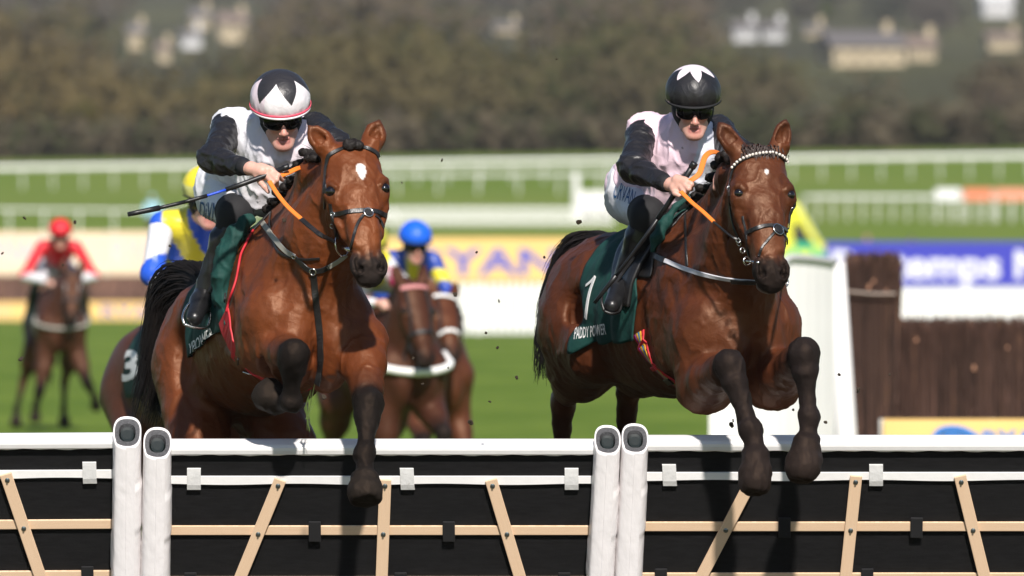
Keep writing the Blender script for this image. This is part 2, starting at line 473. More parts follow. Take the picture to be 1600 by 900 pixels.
    for key in ('rh', 'lh'):
        st, hk_, fe, co, toe = legs[key]; s = 1 if key == 'lh' else -1
        g = hk_-st
        c.ell(st, (.09, .08, .09), None, .06, 0)
        c.chain([st, st+g*.4, st+g*.85], [.115, .1, .052], .08, 0)
        hd_ = nz(fe-hk_); bk = nz(-T.F+T.U*.9)
        c.cone(T(-.9, s*.15, -.2), hk_+bk*.05, .08, .022, .05, 0)
        c.ell(hk_, (.05, .06, .062), None, .03, 0)
        c.cone(hk_+bk*.055, hk_+hd_*.08-T.F*.02, .025, .028, .03, 0); c.cone(hk_, hk_*.6+fe*.4, .041, .036, .02, 0)
        c.cone(hk_, fe, .04, .031, .02, 1)
        c.ell(fe, (.045, .045, .045), None, .02, 1)
        c.chain([fe, (fe+co)/2, co], [.037, .034, .043], .02, 1)
        hoof(c, co, toe, .02)
    return c

def hoof(c, co, toe, k):
    d = toe-co; n = np.linalg.norm(d)
    c.cone(co+d*.28, co+d*.74, .060, .070, .008, 2)
    c.ell(co+d*.55, (.074, .072, .056), None, .006, 2)
    c.ell(co+d*.05, (.058, .058, .028), None, .014, 1)
    # flatten the sole
    dn = d/n; a = nz(np.cross(dn, [.3, .1, .9])); b = np.cross(dn, a)
    c.ell(toe+dn*.058, (.05, .14, .14), np.array([dn, a, b]), .004, 2, -1)

BAY = {0: (.122, .031, .0088), 1: (.010, .0085, .008), 2: (.016, .013, .011), 3: (.020, .016, .015), 5: (.05, .02, .012)}
DBAY = {0: (.078, .0215, .0080), 1: (.015, .0115, .011), 2: (.022, .016, .014), 3: (.016, .012, .011), 5: (.04, .015, .012)}
BROWN = {0: (.06, .022, .013), 1: (.012, .009, .009), 2: (.03, .025, .02), 3: (.02, .015, .013), 5: (.02, .01, .01)}

def coat_mat(name, rough=.46):
    m = mat(name, (.2, .06, .02), rough=rough, spec=.5, attr='coat', var=.22, vscale=7, bump=.35, bscale=26, bdist=.012)
    nt = m.node_tree; b = nt.nodes['Principled BSDF']; L = nt.links
    b.inputs['Specular Tint'].default_value = (1, .68, .48, 1)
    # fine hair grain and veins on top of the broad bump
    tc = nt.nodes['Texture Coordinate']; n = nt.nodes.new('ShaderNodeTexNoise'); n.inputs['Scale'].default_value = 210; n.inputs['Detail'].default_value = 3
    mp = nt.nodes.new('ShaderNodeMapping'); mp.inputs['Scale'].default_value = (1, 1, .35); L.new(tc.outputs['Object'], mp.inputs[0]); L.new(mp.outputs[0], n.inputs['Vector'])
    b0 = b.inputs['Normal'].links[0].from_node
    b2 = nt.nodes.new('ShaderNodeBump'); b2.inputs['Strength'].default_value = .25; b2.inputs['Distance'].default_value = .003
    L.new(n.outputs['Fac'], b2.inputs['Height']); L.new(b0.outputs[0], b2.inputs['Normal'])
    # branching veins: edges of a stretched cell pattern, only faintly raised
    vo = nt.nodes.new('ShaderNodeTexVoronoi'); vo.feature = 'DISTANCE_TO_EDGE'; vo.inputs['Scale'].default_value = 7
    wp = nt.nodes.new('ShaderNodeTexNoise'); wp.inputs['Scale'].default_value = 5; L.new(tc.outputs['Object'], wp.inputs['Vector'])
    ad = nt.nodes.new('ShaderNodeVectorMath'); ad.operation = 'MULTIPLY_ADD'; ad.inputs[1].default_value = (.3, .3, .3)
    L.new(wp.outputs['Color'], ad.inputs[0]); L.new(tc.outputs['Object'], ad.inputs[2]); L.new(ad.outputs[0], vo.inputs['Vector'])
    mr = nt.nodes.new('ShaderNodeMapRange'); mr.inputs['From Max'].default_value = .035; mr.inputs['To Min'].default_value = 1; mr.inputs['To Max'].default_value = 0
    mr.interpolation_type = 'SMOOTHSTEP'; L.new(vo.outputs['Distance'], mr.inputs['Value'])
    b3 = nt.nodes.new('ShaderNodeBump'); b3.inputs['Strength'].default_value = .12; b3.inputs['Distance'].default_value = .003
    L.new(mr.outputs[0], b3.inputs['Height']); L.new(b2.outputs[0], b3.inputs['Normal']); L.new(b3.outputs[0], b.inputs['Normal'])
    rr = nt.nodes.new('ShaderNodeMapRange'); rr.inputs['To Min'].default_value = rough-.08; rr.inputs['To Max'].default_value = rough+.16
    L.new(n.outputs['Fac'], rr.inputs['Value']); sx = nt.nodes.new('ShaderNodeSeparateColor'); at = [q for q in nt.nodes if q.type == 'ATTRIBUTE'][0]; L.new(at.outputs['Color'], sx.inputs[0])
    dk = nt.nodes.new('ShaderNodeMapRange'); dk.inputs['From Min'].default_value = .02; dk.inputs['From Max'].default_value = .07; dk.inputs['To Min'].default_value = .10; dk.inputs['To Max'].default_value = 0; L.new(sx.outputs[0], dk.inputs['Value'])
    sp_ = nt.nodes.new('ShaderNodeMapRange'); sp_.inputs['From Min'].default_value = .02; sp_.inputs['From Max'].default_value = .07; sp_.inputs['To Min'].default_value = .13; sp_.inputs['To Max'].default_value = .5; L.new(sx.outputs[0], sp_.inputs['Value']); L.new(sp_.outputs[0], b.inputs['Specular IOR Level'])
    ad2 = nt.nodes.new('ShaderNodeMath'); ad2.operation = 'ADD'; L.new(rr.outputs[0], ad2.inputs[0]); L.new(dk.outputs[0], ad2.inputs[1]); L.new(ad2.outputs[0], b.inputs['Roughness'])
    return m

M_COAT = coat_mat('horse_coat')
M_EYE = mat('horse_eye', (.006, .004, .004), rough=.06, spec=.8)
M_HAIR = mat('horse_hair', (.012, .009, .008), rough=.62, spec=.25, var=.4, vscale=40)
M_HAIRB = mat('brown_hair', (.03, .014, .01), rough=.6)
M_LEATHER = mat('black_leather', (.014, .013, .013), rough=.38, bump=.3, bscale=120, var=.3, vscale=30, bdist=.003)
M_BROWNL = mat('dark_tack_leather', (.03, .017, .012), rough=.45, bump=.3, bscale=120, bdist=.003)
M_STEEL = mat('bit_steel', (.65, .64, .62), rough=.22, metal=1)
M_WHITE = mat('white_padding', (.8, .79, .77), rough=.5, var=.05, vscale=30, bump=.15, bscale=40)
M_GREEN = mat('green_cloth', (.008, .05, .042), rough=.72, var=.2, vscale=12, bump=.5, bscale=25, sheen=.0, bdist=.012)
M_GREEN.node_tree.nodes['Principled BSDF'].inputs['Specular IOR Level'].default_value = .3
M_RED = mat('red_webbing', (.55, .018, .03), rough=.6, bump=.2, bscale=200, bdist=.002)
M_ORANGE = mat('orange_rubber', (.85, .22, .03), rough=.5, bump=.2, bscale=250, bdist=.002)
M_TEXT = mat('white_print', (.78, .78, .76), rough=.6)

def build_horse(name, label, T, H, legs, pal, ears=None, h=.011, hf=.0055, group=None, star=None, parent_tack=True, detail=True, marks=None, feetwhite=None):
    c = horse_clay(T, H, legs, ears, detail)
    lo = H.o-.2; hi = H.o+.2; e = H(.62, 0, 0)
    pts = np.array([H(-.2, .12, 0), H(-.2, -.12, 0), H(.64, .1, 0), H(.64, -.1, 0), H(.3, 0, -.3), H(.64, 0, -.15)])
    fine = [(pts.min(0), pts.max(0))] if hf < h else None
    V, F = c.mesh(h, fine, hf, smooth=1)
    C = c.cols(V, pal, .011)
    if detail:
        N = vnormals(V, F); V = V+N*(vnoise(V, 7, 1)*.0050+(1-np.abs(vnoise(V*np.array([1, 1, .6]), 12, 2)))**3*.0065+vnoise(V, 30, 6)*.0010+vnoise(V, 75, 9, 2)*.0007)[:, None]
        hc = (V-H.o)@H.ax().T/H.k
        wl_ = np.clip((.05-C[:, 0])/.03, 0, 1)*(V[:, 2] < H.o[2]-.5); V = V+N*(wl_*(vnoise(V, 38, 12)*.0012+vnoise(V, 90, 14, 2)*.0006))[:, None]
        # dark skin of the muzzle, pale marking, dark inner parts
        m = np.clip((hc[:, 0]-.50+.5*np.clip(hc[:, 2]+.03, -.2, 0)-.02*vnoise(V, 40, 4)+.25*np.clip(.035-np.abs(np.abs(hc[:, 1])-.05), -.03, .035)*0)/.04, 0, 1)*(np.abs(hc[:, 1]) < .12)*(np.abs(hc[:, 2]) < .25)
        low = np.clip((1.25-V[:, 2])/.1, 0, 1)*0
        C = C*(1-m[:, None])+np.array(pal[3])*m[:, None]
        if star:
            for (a, l, ra, rl, jag) in star:
                q = ((hc[:, 0]-a)/ra)**2+((hc[:, 1]-l)/rl/np.clip(1.0-.5*(hc[:, 0]-a)/ra, .3, 1.5))**2
                s_ = np.clip((1.0-q+jag*vnoise(V, 70, 5))/.18, 0, 1)*(hc[:, 2] > -.09)
                C = C*(1-s_[:, None])+np.array((.66, .63, .6))*s_[:, None]
        lp = np.clip((hc[:, 0]-.56)/.03, 0, 1)*np.clip((-.105-hc[:, 2])/.02, 0, 1)*(hc[:, 2] > -.2)*(np.abs(hc[:, 1]) < .1)*(hc[:, 0] < .75); C = C*(1-lp[:, None]*.7)+A3(.22, .19, .18)*lp[:, None]*.7
        nt_ = np.exp(-((hc[:, 0]-.46)/.05)**2)*(hc[:, 2] > -.12)*(np.abs(hc[:, 1]) < .1); C = C*(1+nt_[:, None]*np.array([.55, .7, .7])*.7*(C[:, :1] > .06))
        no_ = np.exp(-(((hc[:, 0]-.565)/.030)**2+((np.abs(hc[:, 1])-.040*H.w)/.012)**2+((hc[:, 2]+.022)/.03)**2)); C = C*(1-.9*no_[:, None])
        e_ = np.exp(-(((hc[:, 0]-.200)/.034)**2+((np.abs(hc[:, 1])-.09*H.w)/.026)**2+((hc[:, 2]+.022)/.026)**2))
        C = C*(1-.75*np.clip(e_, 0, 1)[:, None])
    me = mesh_np(name, V, F, True, C)
    root = link(name, me, M_COAT)
    tag(root, label, 'horse', group)
    for s in (-1, 1):
        eb = bpy.data.meshes.new('eye'); bm = bmesh.new(); bmesh.ops.create_uvsphere(bm, u_segments=16, v_segments=10, radius=.0235*H.k); bm.to_mesh(eb); bm.free()
        eb.polygons.foreach_set('use_smooth', np.ones(len(eb.polygons), dtype=bool))
        eo = link('eye', eb, M_EYE); eo.location = Vector(H(.201, s*.0855, -.030)); eo.parent = root
    return root, (V, F), bvh_of(V, F)

def hair_mesh(mb, curve, width, n, seg=10, w0=.004, spread=(1, 1), seed=1, flare=1.0, wisp=0.0, side=None):
    "many thin tapering locks following a curve"
    rs = random.Random(seed); cp = [np.asarray(p, float) for p in curve]; base = spline(cp, max(2, seg//(len(cp)-1)+1)); m = len(base)
    for i in range(n):
        t0 = rs.random()**1.6*.45; off = np.clip(np.array([rs.gauss(0, .85), rs.gauss(0, .85), rs.gauss(0, .85)]), -1.5, 1.5)
        L = rs.uniform(.45, 1.0)*(1-t0); ph = rs.uniform(0, 6); am = rs.uniform(.2, 1)*wisp; wf = rs.uniform(5, 11)
        pts = []; ww = []
        K = seg
        for k in range(K+1):
            u = t0+L*k/K; q = u*(m-1); j = min(int(q), m-2); p = base[j]*(1-(q-j))+base[j+1]*(q-j)
            W = width(u)
            p = p+off*W*min(1, .45+u*1.6)*(1+flare*(k/K)*.4)+np.array([math.sin(ph+wf*u), math.cos(ph*1.3+wf*u*.8), .4*math.sin(ph+wf*1.7*u)])*am*u
            pts.append(p); ww.append(w0*(1-.85*(k/K)**2)+.0004)
        mb.tube(pts, ww, seg=3, cap=False)
# ------------------------------------------------------------------ the two leading horses
# left horse
T1 = Frame(P(420, 512, 36.69), 16, 12)
H1 = Head(P(550, 226, 35.75), P(583, 432, 35.47), 11, 1.0, 1.33)
L1 = {
 'rf': [P(420, 545, 36.12), P(459, 555, 35.72), P(455, 628, 35.80), P(440, 632, 35.88), P(412, 612, 35.93)],
 'lf': [P(565, 535, 36.05), P(575, 632, 35.72), P(570, 708, 35.60), P(570, 742, 35.56), P(571, 779, 35.50)],
 'rh': [T1(-.55, -.2, -.42), P(292, 745, 37.6), P(282, 860, 37.8), P(280, 890, 37.8), P(280, 915, 37.75)],
 'lh': [T1(-.50, .17, -.42), P(455, 745, 37.5), P(448, 860, 37.7), P(446, 890, 37.7), P(446, 915, 37.65)]}
E1 = (P(482, 197, 35.78), P(592, 190, 35.86))
horse1, G1, B1 = build_horse('horse', 'bright bay horse with white star on its forehead jumping the hurdle at left', T1, H1, L1, BAY, E1,
                             group='horses in the race', star=[(.135, .02, .042, .022, .14)])
# right horse
T2 = Frame(P(1056, 490, 36.75), 23, 2)
H2 = Head(P(1190, 232, 35.75), P(1213, 442, 35.47), 15, 1.0, 1.27)
T2.rs = .90
L2 = {
 'rf': [P(1098, 605, 36.12), P(1139, 570, 35.68), P(1173, 672, 35.60), P(1181, 704, 35.56), P(1180, 766, 35.50)],
 'lf': [P(1212, 600, 36.15), P(1256, 554, 35.72), P(1265, 652, 35.68), P(1262, 683, 35.66), P(1251, 747, 35.60)],
 'rh': [T2(-.42, -.195, -.15), P(880, 628, 38.0), P(875, 740, 38.1), P(872, 775, 38.1), P(868, 805, 38.1)],
 'lh': [T2(-.36, .13, -.14), P(982, 612, 37.75), P(974, 725, 37.9), P(972, 760, 37.9), P(970, 790, 37.9)]}
E2 = (P(1122, 193, 35.80), P(1229, 186, 35.84))
horse2, G2, B2 = build_horse('horse', 'dark bay horse with a tiny white mark on its forehead jumping the hurdle at right', T2, H2, L2, DBAY, E2,
                             group='horses in the race', star=[(.115, .008, .016, .010, .3)])
# ------------------------------------------------------------------ riders
M_SKIN = mat('skin', (.5, .26, .19), rough=.5, attr='coat', var=.06, vscale=60, bump=.1, bscale=150, bdist=.002)
M_SKIN.node_tree.nodes['Principled BSDF'].inputs['Subsurface Weight'].default_value = .12
M_SKIN.node_tree.nodes['Principled BSDF'].inputs['Subsurface Radius'].default_value = (.01, .004, .002)
def silk(name, rough=.36, **k): return mat(name, (1, 1, 1), rough=rough, spec=.5, attr='coat', bump=.35, bscale=45, bdist=.006, **k)
M_SILK = silk('racing_silk', .42)
M_SATIN = silk('black_satin', .38)
for m_, sc_, st_ in ((M_SATIN, 15, .65), (M_SILK, 12, .55)):
    for n_ in m_.node_tree.nodes:
        if n_.type == 'BUMP': n_.inputs['Strength'].default_value = st_; n_.inputs['Distance'].default_value = .010
        if n_.type == 'TEX_NOISE': n_.inputs['Scale'].default_value = sc_; n_.inputs['Distortion'].default_value = 1.6; n_.inputs['Detail'].default_value = 3
M_BREECH = silk('white_breeches', .55)
M_BOOT = mat('riding_boot', (.012, .012, .013), rough=.32, bump=.25, bscale=60, var=.3, vscale=20, bdist=.004)
M_MATT = mat('black_elastic', (.01, .01, .012), rough=.8)
M_LENS = mat('goggle_lens', (.004, .004, .005), rough=.12, spec=.25)
M_LOGO = mat('blue_print', (.02, .10, .25), rough=.6)
SKIN = {0: (.66, .375, .30), 1: (.50, .19, .165), 2: (.03, .02, .018), 3: (.62, .29, .23)}

def folds(V, N, amp, sc, seed, dirv=None):
    Q = V.copy()
    if dirv is not None: Q = V-np.outer(V@dirv, dirv)*.65
    a = 1-np.abs(vnoise(Q, sc, seed, 2)); b = 1-np.abs(vnoise(Q, sc*2.1, seed+3, 2))
    return V+N*(amp*((a**3-.35)+.45*(b**3-.35)))[:, None]

class HF:
    "head frame: centre, facing direction, up"
    def __init__(s, o, fwd, up, k=1.):
        s.o = np.asarray(o, float); s.f = nz(fwd); u = np.asarray(up, float); s.u = nz(u-s.f*(u@s.f)); s.r = np.cross(s.f, s.u)
        s.r = s.r if s.r[0] > 0 else -s.r; s.k = k
    def __call__(s, r, f, u): return s.o+s.k*(r*s.r+f*s.f+u*s.u)
    def ax(s): return np.array([s.r, s.f, s.u])

def head_clay(c, h, neck, fine=True):
    A = h.ax(); k_ = h.k
    def E(r, f, u, R, k=.02, col=0, op=1): c.ell(h(r, f, u), np.array(R)*k_, A, k*k_, col, op)
    def K(p, q, ra, rb, k=.015, col=0, op=1): c.cone(h(*p), h(*q), ra*k_, rb*k_, k*k_, col, op)
    E(0, -.015, .04, (.074, .092, .082)); E(0, .03, -.03, (.060, .066, .080), .03)
    K((0, .02, -.06), (0, .068, -.10), .048, .028, .03)
    for s in (-1, 1):
        K((s*.052, -.005, -.05), (s*.022, .072, -.103), .02, .018, .03)
        E(s*.040, .073, -.018, (.024, .022, .02), .02, 3)
        E(s*.077, -.01, -.012, (.009, .018, .03), .01)
        E(s*.032, .092, .008, (.017, .012, .01), .012, 0, -1)   # eye sockets
        E(s*.032, .082, .008, (.013, .011, .011), .006, 2)      # eyes
    K((-.045, .084, .024), (.045, .084, .024), .012, .012, .02)
    K((0, .094, .004), (0, .120, -.034), .008, .0135, .012, 3)
    for s in (-1, 1): E(s*.0125, .108, -.039, (.0095, .012, .008), .008, 3)
    K((-.022, .092, -.0655), (0, .102, -.0625), .0048, .0062, .005, 1); K((.022, .092, -.0655), (0, .102, -.0625), .0048, .0062, .005, 1)
    K((-.019, .091, -.079), (.019, .091, -.079), .006, .006, .006, 1); E(0, .096, -.079, (.014, .009, .0065), .006, 1)
    E(0, .104, -.0715, (.017, .016, .0034), .003, 2, -1)
    E(0, .083, -.105, (.022, .018, .017), .02, 3)
    c.cone(h(0, -.03, -.05), neck, .052, .058, .04)

def helmet(h, root, colf, mcover, name='helmet', seg=72, rings=40, R=(.128, .148, .122), cz=.078, brim=True, lo=-.30):
    "domed skull cap under its cloth cover; colf(azimuth from the front, elevation 0..1) -> colour"
    V = []; C = []; F = []
    rs = np.random.RandomState(4)
    for i in range(rings+1):
        e = lo+(math.pi/2-lo)*i/rings
        for j in range(seg):
            a = 2*math.pi*j/seg
            w = 1+.008*math.sin(a*9+e*4)*math.cos(e)+.006*math.sin(a*23+1)*max(0, 1-i/rings*2.2)
            ce = math.cos(e) if e > 0 else 1-.06*(e/lo)**2
            r, f, u = R[0]*math.sin(a)*ce*w, R[1]*math.cos(a)*ce*w-.012, R[2]*math.sin(e)+cz
            V.append(h(r, f, u)); C.append(colf(math.atan2(math.sin(a), math.cos(a)), i/rings, e))
    for i in range(rings):
        for j in range(seg):
            j2 = (j+1) % seg; F.append((i*seg+j, i*seg+j2, (i+1)*seg+j2, (i+1)*seg+j))
    n = len(V); V.append(np.mean(V[-seg:], 0)); C.append(C[-1])
    for j in range(seg): F.append((n-seg+j, n-seg+(j+1) % seg, n, n))
    F4 = [f if f[2] != f[3] else f[:3] for f in F]
    me = mesh_np(name, V, F4, True, np.array(C)); o = link(name, me, mcover, root)
    md = o.modifiers.new('shell', 'SOLIDIFY'); md.thickness = .008; md.offset = -1
    return o

def brim_mesh(h, root, m, name='helmet_peak', R=(.129, .151), u=.046, drop=.006, out=.006, thick=.006):
    V = []; F = []; n = 48
    for j in range(n+1):
        a = math.radians(-85+170*j/n); q = math.cos(a)**1.0; e = out*max(q, 0)**.8
        for du in (thick/2, -thick/2):
            V.append(h(R[0]*math.sin(a), R[1]*math.cos(a)-.012, u+du)); V.append(h((R[0]+e)*math.sin(a), (R[1]+e)*math.cos(a)-.012, u-drop*q+du))
    for j in range(n):
        b = j*4; F += [(b, b+1, b+5, b+4), (b+2, b+6, b+7, b+3), (b+1, b+3, b+7, b+5), (b, b+4, b+6, b+2)]
    me = mesh_np(name, V, F, True); return link(name, me, m, root)

def band(h, root, m, name, u0, u1, R, tilt=0., t=.003, a0=-180, a1=180, n=64):
    V = []; F = []
    for j in range(n+1):
        a = math.radians(a0+(a1-a0)*j/n); k = tilt*math.cos(a)
        for du, e in ((u0, 0), (u0, t), (u1, t), (u1, 0)):
            V.append(h((R[0]+e)*math.sin(a), (R[1]+e)*math.cos(a)-.012, du+k))
    for j in range(n):
        b = j*4
        for k in range(4): k2 = (k+1) % 4; F.append((b+k, b+4+k, b+4+k2, b+k2))
    me = mesh_np(name, V, F, True); return link(name, me, m, root)

def goggles(h, root):
    V = []; F = []; n = 40; mrow = 8
    for j in range(n+1):
        a = math.radians(-64+128*j/n); x = math.sin(a)
        nose = math.exp(-(a/.16)**2); top = .034-.004*abs(x); bot = -.022+.020*nose+.018*max(0, abs(a)-.75)
        for k in range(mrow+1):
            u = bot+(top-bot)*k/mrow
            bul = .004*math.sin(math.pi*k/mrow)
            V.append(h((.083+bul)*math.sin(a), .014+(.090+bul)*math.cos(a)*(1-.05*nose)+.002, u))
    for j in range(n):
        for k in range(mrow):
            b = j*(mrow+1)+k; F.append((b, b+mrow+1, b+mrow+2, b+1))
    me = mesh_np('goggles', V, F, True); o = link('goggles', me, M_LENS, root)
    md = o.modifiers.new('t', 'SOLIDIFY'); md.thickness = .005; md.offset = 1
    mb = MB()
    top = []; b2 = []
    for j in range(n+1):
        top.append(np.array(V[j*(mrow+1)+mrow])); b2.append(np.array(V[j*(mrow+1)]))
    mb.tube(top, .0035, 6); mb.tube(b2, .003, 6); mb.build('goggle_frame', M_MATT, o, smooth=True)
    return o

def rider(name, label, J, h, pal, silkf, sleeve_col, breech_col, hands=None, hg=.010, hf=.0042, group=None, capf=None, peak=None, detail=True, boot_m=None):
    """J: dict of joints in the place. pal: skin palette. silkf(V, torso axes) -> colours"""
    W = J
    spine = nz(W['nb']-W['pv']); lat = nz(W['shR']-W['shL']); dep = nz(np.cross(spine, lat)); lat = np.cross(dep, spine)
    TA = np.array([lat, spine, dep])
    def torso(c, g=0):
        ch = W['ch']; pv = W['pv']
        c.ell(ch, (.160+g, .19+g, .115+g), TA, .05); c.ell(ch*.45+pv*.55, (.135+g, .18+g, .10+g), TA, .08); c.ell(pv, (.165+g, .12+g, .13+g), TA, .08)
        c.cone(W['shL']*.75+ch*.25, W['shR']*.75+ch*.25, .062+g, .062+g, .06); c.cone(W['nb'], ch, .065+g, .10+g, .05)
    def arm(c, s, g=0):
        sh, el, wr = W['sh'+s], W['el'+s], W['wr'+s]
        c.cone(sh, el, .054+g, .042+g, .03); c.cone(el, el+(wr-el)*.35, .044+g, .043+g, .03); c.cone(el+(wr-el)*.35, wr, .043+g, .027+g*.5, .03)
    def leg(c, s, g=0, part='all'):
        hp, kn, an = W['hp'+s], W['kn'+s], W['an'+s]
        if part in ('all', 'up'): c.cone(hp, kn, .088+g, .062+g, .05)
        if part in ('all', 'low'): c.cone(kn, kn+(an-kn)*.35, .056+g, .056+g, .03); c.cone(kn+(an-kn)*.35, an, .056+g, .038+g, .03)
    # the body: one continuous surface, head to feet
    c = Clay(); torso(c, -.012); 
    for s in 'LR':
        arm(c, s, -.006); leg(c, s, -.010); c.cone(W['an'+s], W['to'+s], .035, .03, .02)
        hd = nz(W['wr'+s]-W['el'+s])
        if hands and s in hands:
            for (p, q, ra, rb) in hands[s]: c.cone(p, q, ra, rb, .006)
            c.cone(W['wr'+s], hands[s][0][0], .024, .026, .015)
        else:
            w = W['wr'+s]; sd = nz(np.cross(hd, [0, 0, 1])); dn = nz(np.cross(sd, hd)); dn = dn if dn[2] < 0 else -dn
            c.cone(w, w+hd*.06, .026, .034, .02); c.ell(w+hd*.07, (.04, .04, .032), None, .02)
            for q in range(4):
                kx = w+hd*.09+sd*(q-1.5)*.021; c.cone(kx, kx+hd*.018+dn*.03, .0105, .010, .006); c.cone(kx+hd*.018+dn*.03, kx-hd*.014+dn*.045, .010, .009, .006)
            c.cone(w+hd*.04+sd*.03, w+hd*.075+sd*.03+dn*.035, .012, .010, .008)
    head_clay(c, h, W['nb'])
    fine = None
    if hf < hg:
        fb = np.array([h(-.09, .13, -.13), h(.09, .13, -.13), h(.09, -.05, .05), h(-.09, -.05, .05), h(-.09, .13, .05), h(.09, .13, .05)])
        fine = [(fb.min(0), fb.max(0))]
        if hands:
            for s in hands:
                q = np.array([p for t in hands[s] for p in t[:2]]); fine.append((q.min(0)-.012, q.max(0)+.012))
    V, F = c.mesh(hg, fine, hf, smooth=1); C = c.cols(V, pal, .004)
    root = link(name, mesh_np(name, V, F, True, C), M_SKIN); tag(root, label, 'person', group)
    bv = {}
    # silks
    t = Clay(); torso(t, .008)
    t.ell(W['ch']-spine*.02+dep*(.02 if dep[1] < 0 else -.02), (.15, .17, .13), TA, .06)
    for s in 'LR': t.cone(W['sh'+s], W['sh'+s]+(W['ch']-W['sh'+s])*.3, .072 if s == 'L' else .056, .08, .03); s != 'L' and detail or t.cone(W['nb']*.6+W['ch']*.4, W['sh'+s]*.75+W['nb']*.25+np.array([0, .03, .0]), .075, .055, .05)
    for q in J.get('bag', ()): t.cone(*q, .07)
    V, F = t.mesh(min(hg, .008) if detail else hg, smooth=2)
    if detail: V = folds(V, vnormals(V, F), .014, 13, 3, nz(np.array([.2, .1, 1.])))
    C = silkf(V, W, TA)
    link('silk_jacket', mesh_np('silk_jacket', V, F, True, C), M_SILK, root); bv['jacket'] = bvh_of(V, F)
    for s in 'LR':
        t = Clay(); arm(t, s, .008); t.pr[0] = ('c', W['sh'+s]+(W['el'+s]-W['sh'+s])*(.10 if s == 'L' else 0), W['el'+s], .070, .055, .03, 0, 1)
        el = W['el'+s]; t.ell(el, (.058, .058, .06), None, .04)
        V, F = t.mesh(.007 if detail else hg, smooth=2)
        d = nz(W['el'+s]-W['sh'+s])
        if detail: V = folds(V, vnormals(V, F), .009, 15, 6+(s == 'R'), nz(np.cross(d, [0, 1, 0])))
        C = sleeve_col(V, W, s)
        link('sleeve', mesh_np('sleeve', V, F, True, C), M_SATIN if detail else M_SILK, root)
        if detail:
            w = W['wr'+s]; a = nz(w-W['el'+s]); mb = MB(); mb.tube([w-a*.045, w-a*.02, w+a*.008], [.037, .034, .031], 20); mb.build('cuff', M_MATT, root, smooth=True)
    # breeches
    t = Clay(); t.ell(W['pv'], (.178, .125, .145), TA, .06)
    for s in 'LR': t.cone(W['hp'+s], W['hp'+s]+(W['kn'+s]-W['hp'+s])*.88, .100, .074, .06)
    V, F = t.mesh(.009 if detail else hg, smooth=2)
    if detail: V = folds(V, vnormals(V, F), .007, 12, 9, None)
    link('breeches', mesh_np('breeches', V, F, True, breech_col(V, W)), M_BREECH, root); bv['breeches'] = bvh_of(V, F)
    for s in 'LR':
        kn, an, to = W['kn'+s], W['an'+s], W['to'+s]
        t = Clay(); leg(t, s, .005, 'low'); 
        V, F = t.mesh(.009 if detail else hg, smooth=1)
        if detail: V = folds(V, vnormals(V, F), .006, 12, 12, None)
        if detail:
            k_ = Clay(); k_.ell(kn, (.072, .072, .076), None, .02); k_.cone(kn, kn+(an-kn)*.18, .068, .063, .02); k_.cone(kn, kn+(W['hp'+s]-kn)*.14, .074, .080, .02)
            V2, F2 = k_.mesh(.009, smooth=1); link('knee_sock', mesh_np('knee_sock', V2, F2), M_MATT, root)
        bo = link('boot', mesh_np('boot', V, F), boot_m or M_BOOT, root)
        t = Clay(); d = to-an; t.cone(an, an+d*.35-np.array([0, 0, .01]), .042, .043, .03); t.cone(an+d*.35, to, .043, .036, .03); t.cone(an-d*.15-np.array([0, 0, .035]), an+np.array([0, 0, -.02]), .028, .03, .03)
        V, F = t.mesh(.008 if detail else hg, smooth=1)
        link('boot_foot', mesh_np('boot_foot', V, F), boot_m or M_BOOT, bo)
    # helmet, harness, goggles
    helmet(h, root, capf, M_SILK, seg=280 if detail else 72, rings=160 if detail else 36)
    t = Clay(); A = h.ax(); t.ell(h(0, -.025, -.0), (.091, .108, .10), A, .02); t.ell(h(0, .14, -.055), (.075, .125, .105), A, .02, 0, -1); t.ell(h(0, .1, -.16), (.09, .16, .09), A, .02, 0, -1)
    t.cone(h(-.078, .0, -.03), h(-.05, .03, -.09), .012, .007, .01); t.cone(h(.078, .0, -.03), h(.05, .03, -.09), .012, .007, .01)
    t.cone(h(-.05, .03, -.09), h(0, .06, -.128), .007, .006, .01); t.cone(h(.05, .03, -.09), h(0, .06, -.128), .007, .006, .01)
    t.cone(h(-.07, .065, .03), h(0, .088, .035), .016, .016, .02); t.cone(h(.07, .065, .03), h(0, .088, .035), .016, .016, .02)
    V, F = t.mesh(.006 if detail else hg, smooth=1); link('helmet_harness', mesh_np('helmet_harness', V, F), M_MATT, root)
    if peak: brim_mesh(h, root, peak)
    goggles(h, root)
    return root, bv
A_ = np.array
def Q(x, y, Y): return P(x, y, Y)
def mirror_leg(T, J):
    for k in ('hp', 'kn', 'an', 'to'):
        if k+'R' not in J:
            d = J[k+'L']-T.O; f, l, u = d@T.F, d@T.L, d@T.U; J[k+'R'] = T(f, -l, u)
def zig(a, ph, per): 
    x = ((a-ph)/per) % 1.0; return abs(x-.5)*2       # 1 at ph, 0 half way
WHT = A_((.78, .74, .76)); PNK = A_((.76, .56, .64)); BLK = A_((.016, .015, .017))

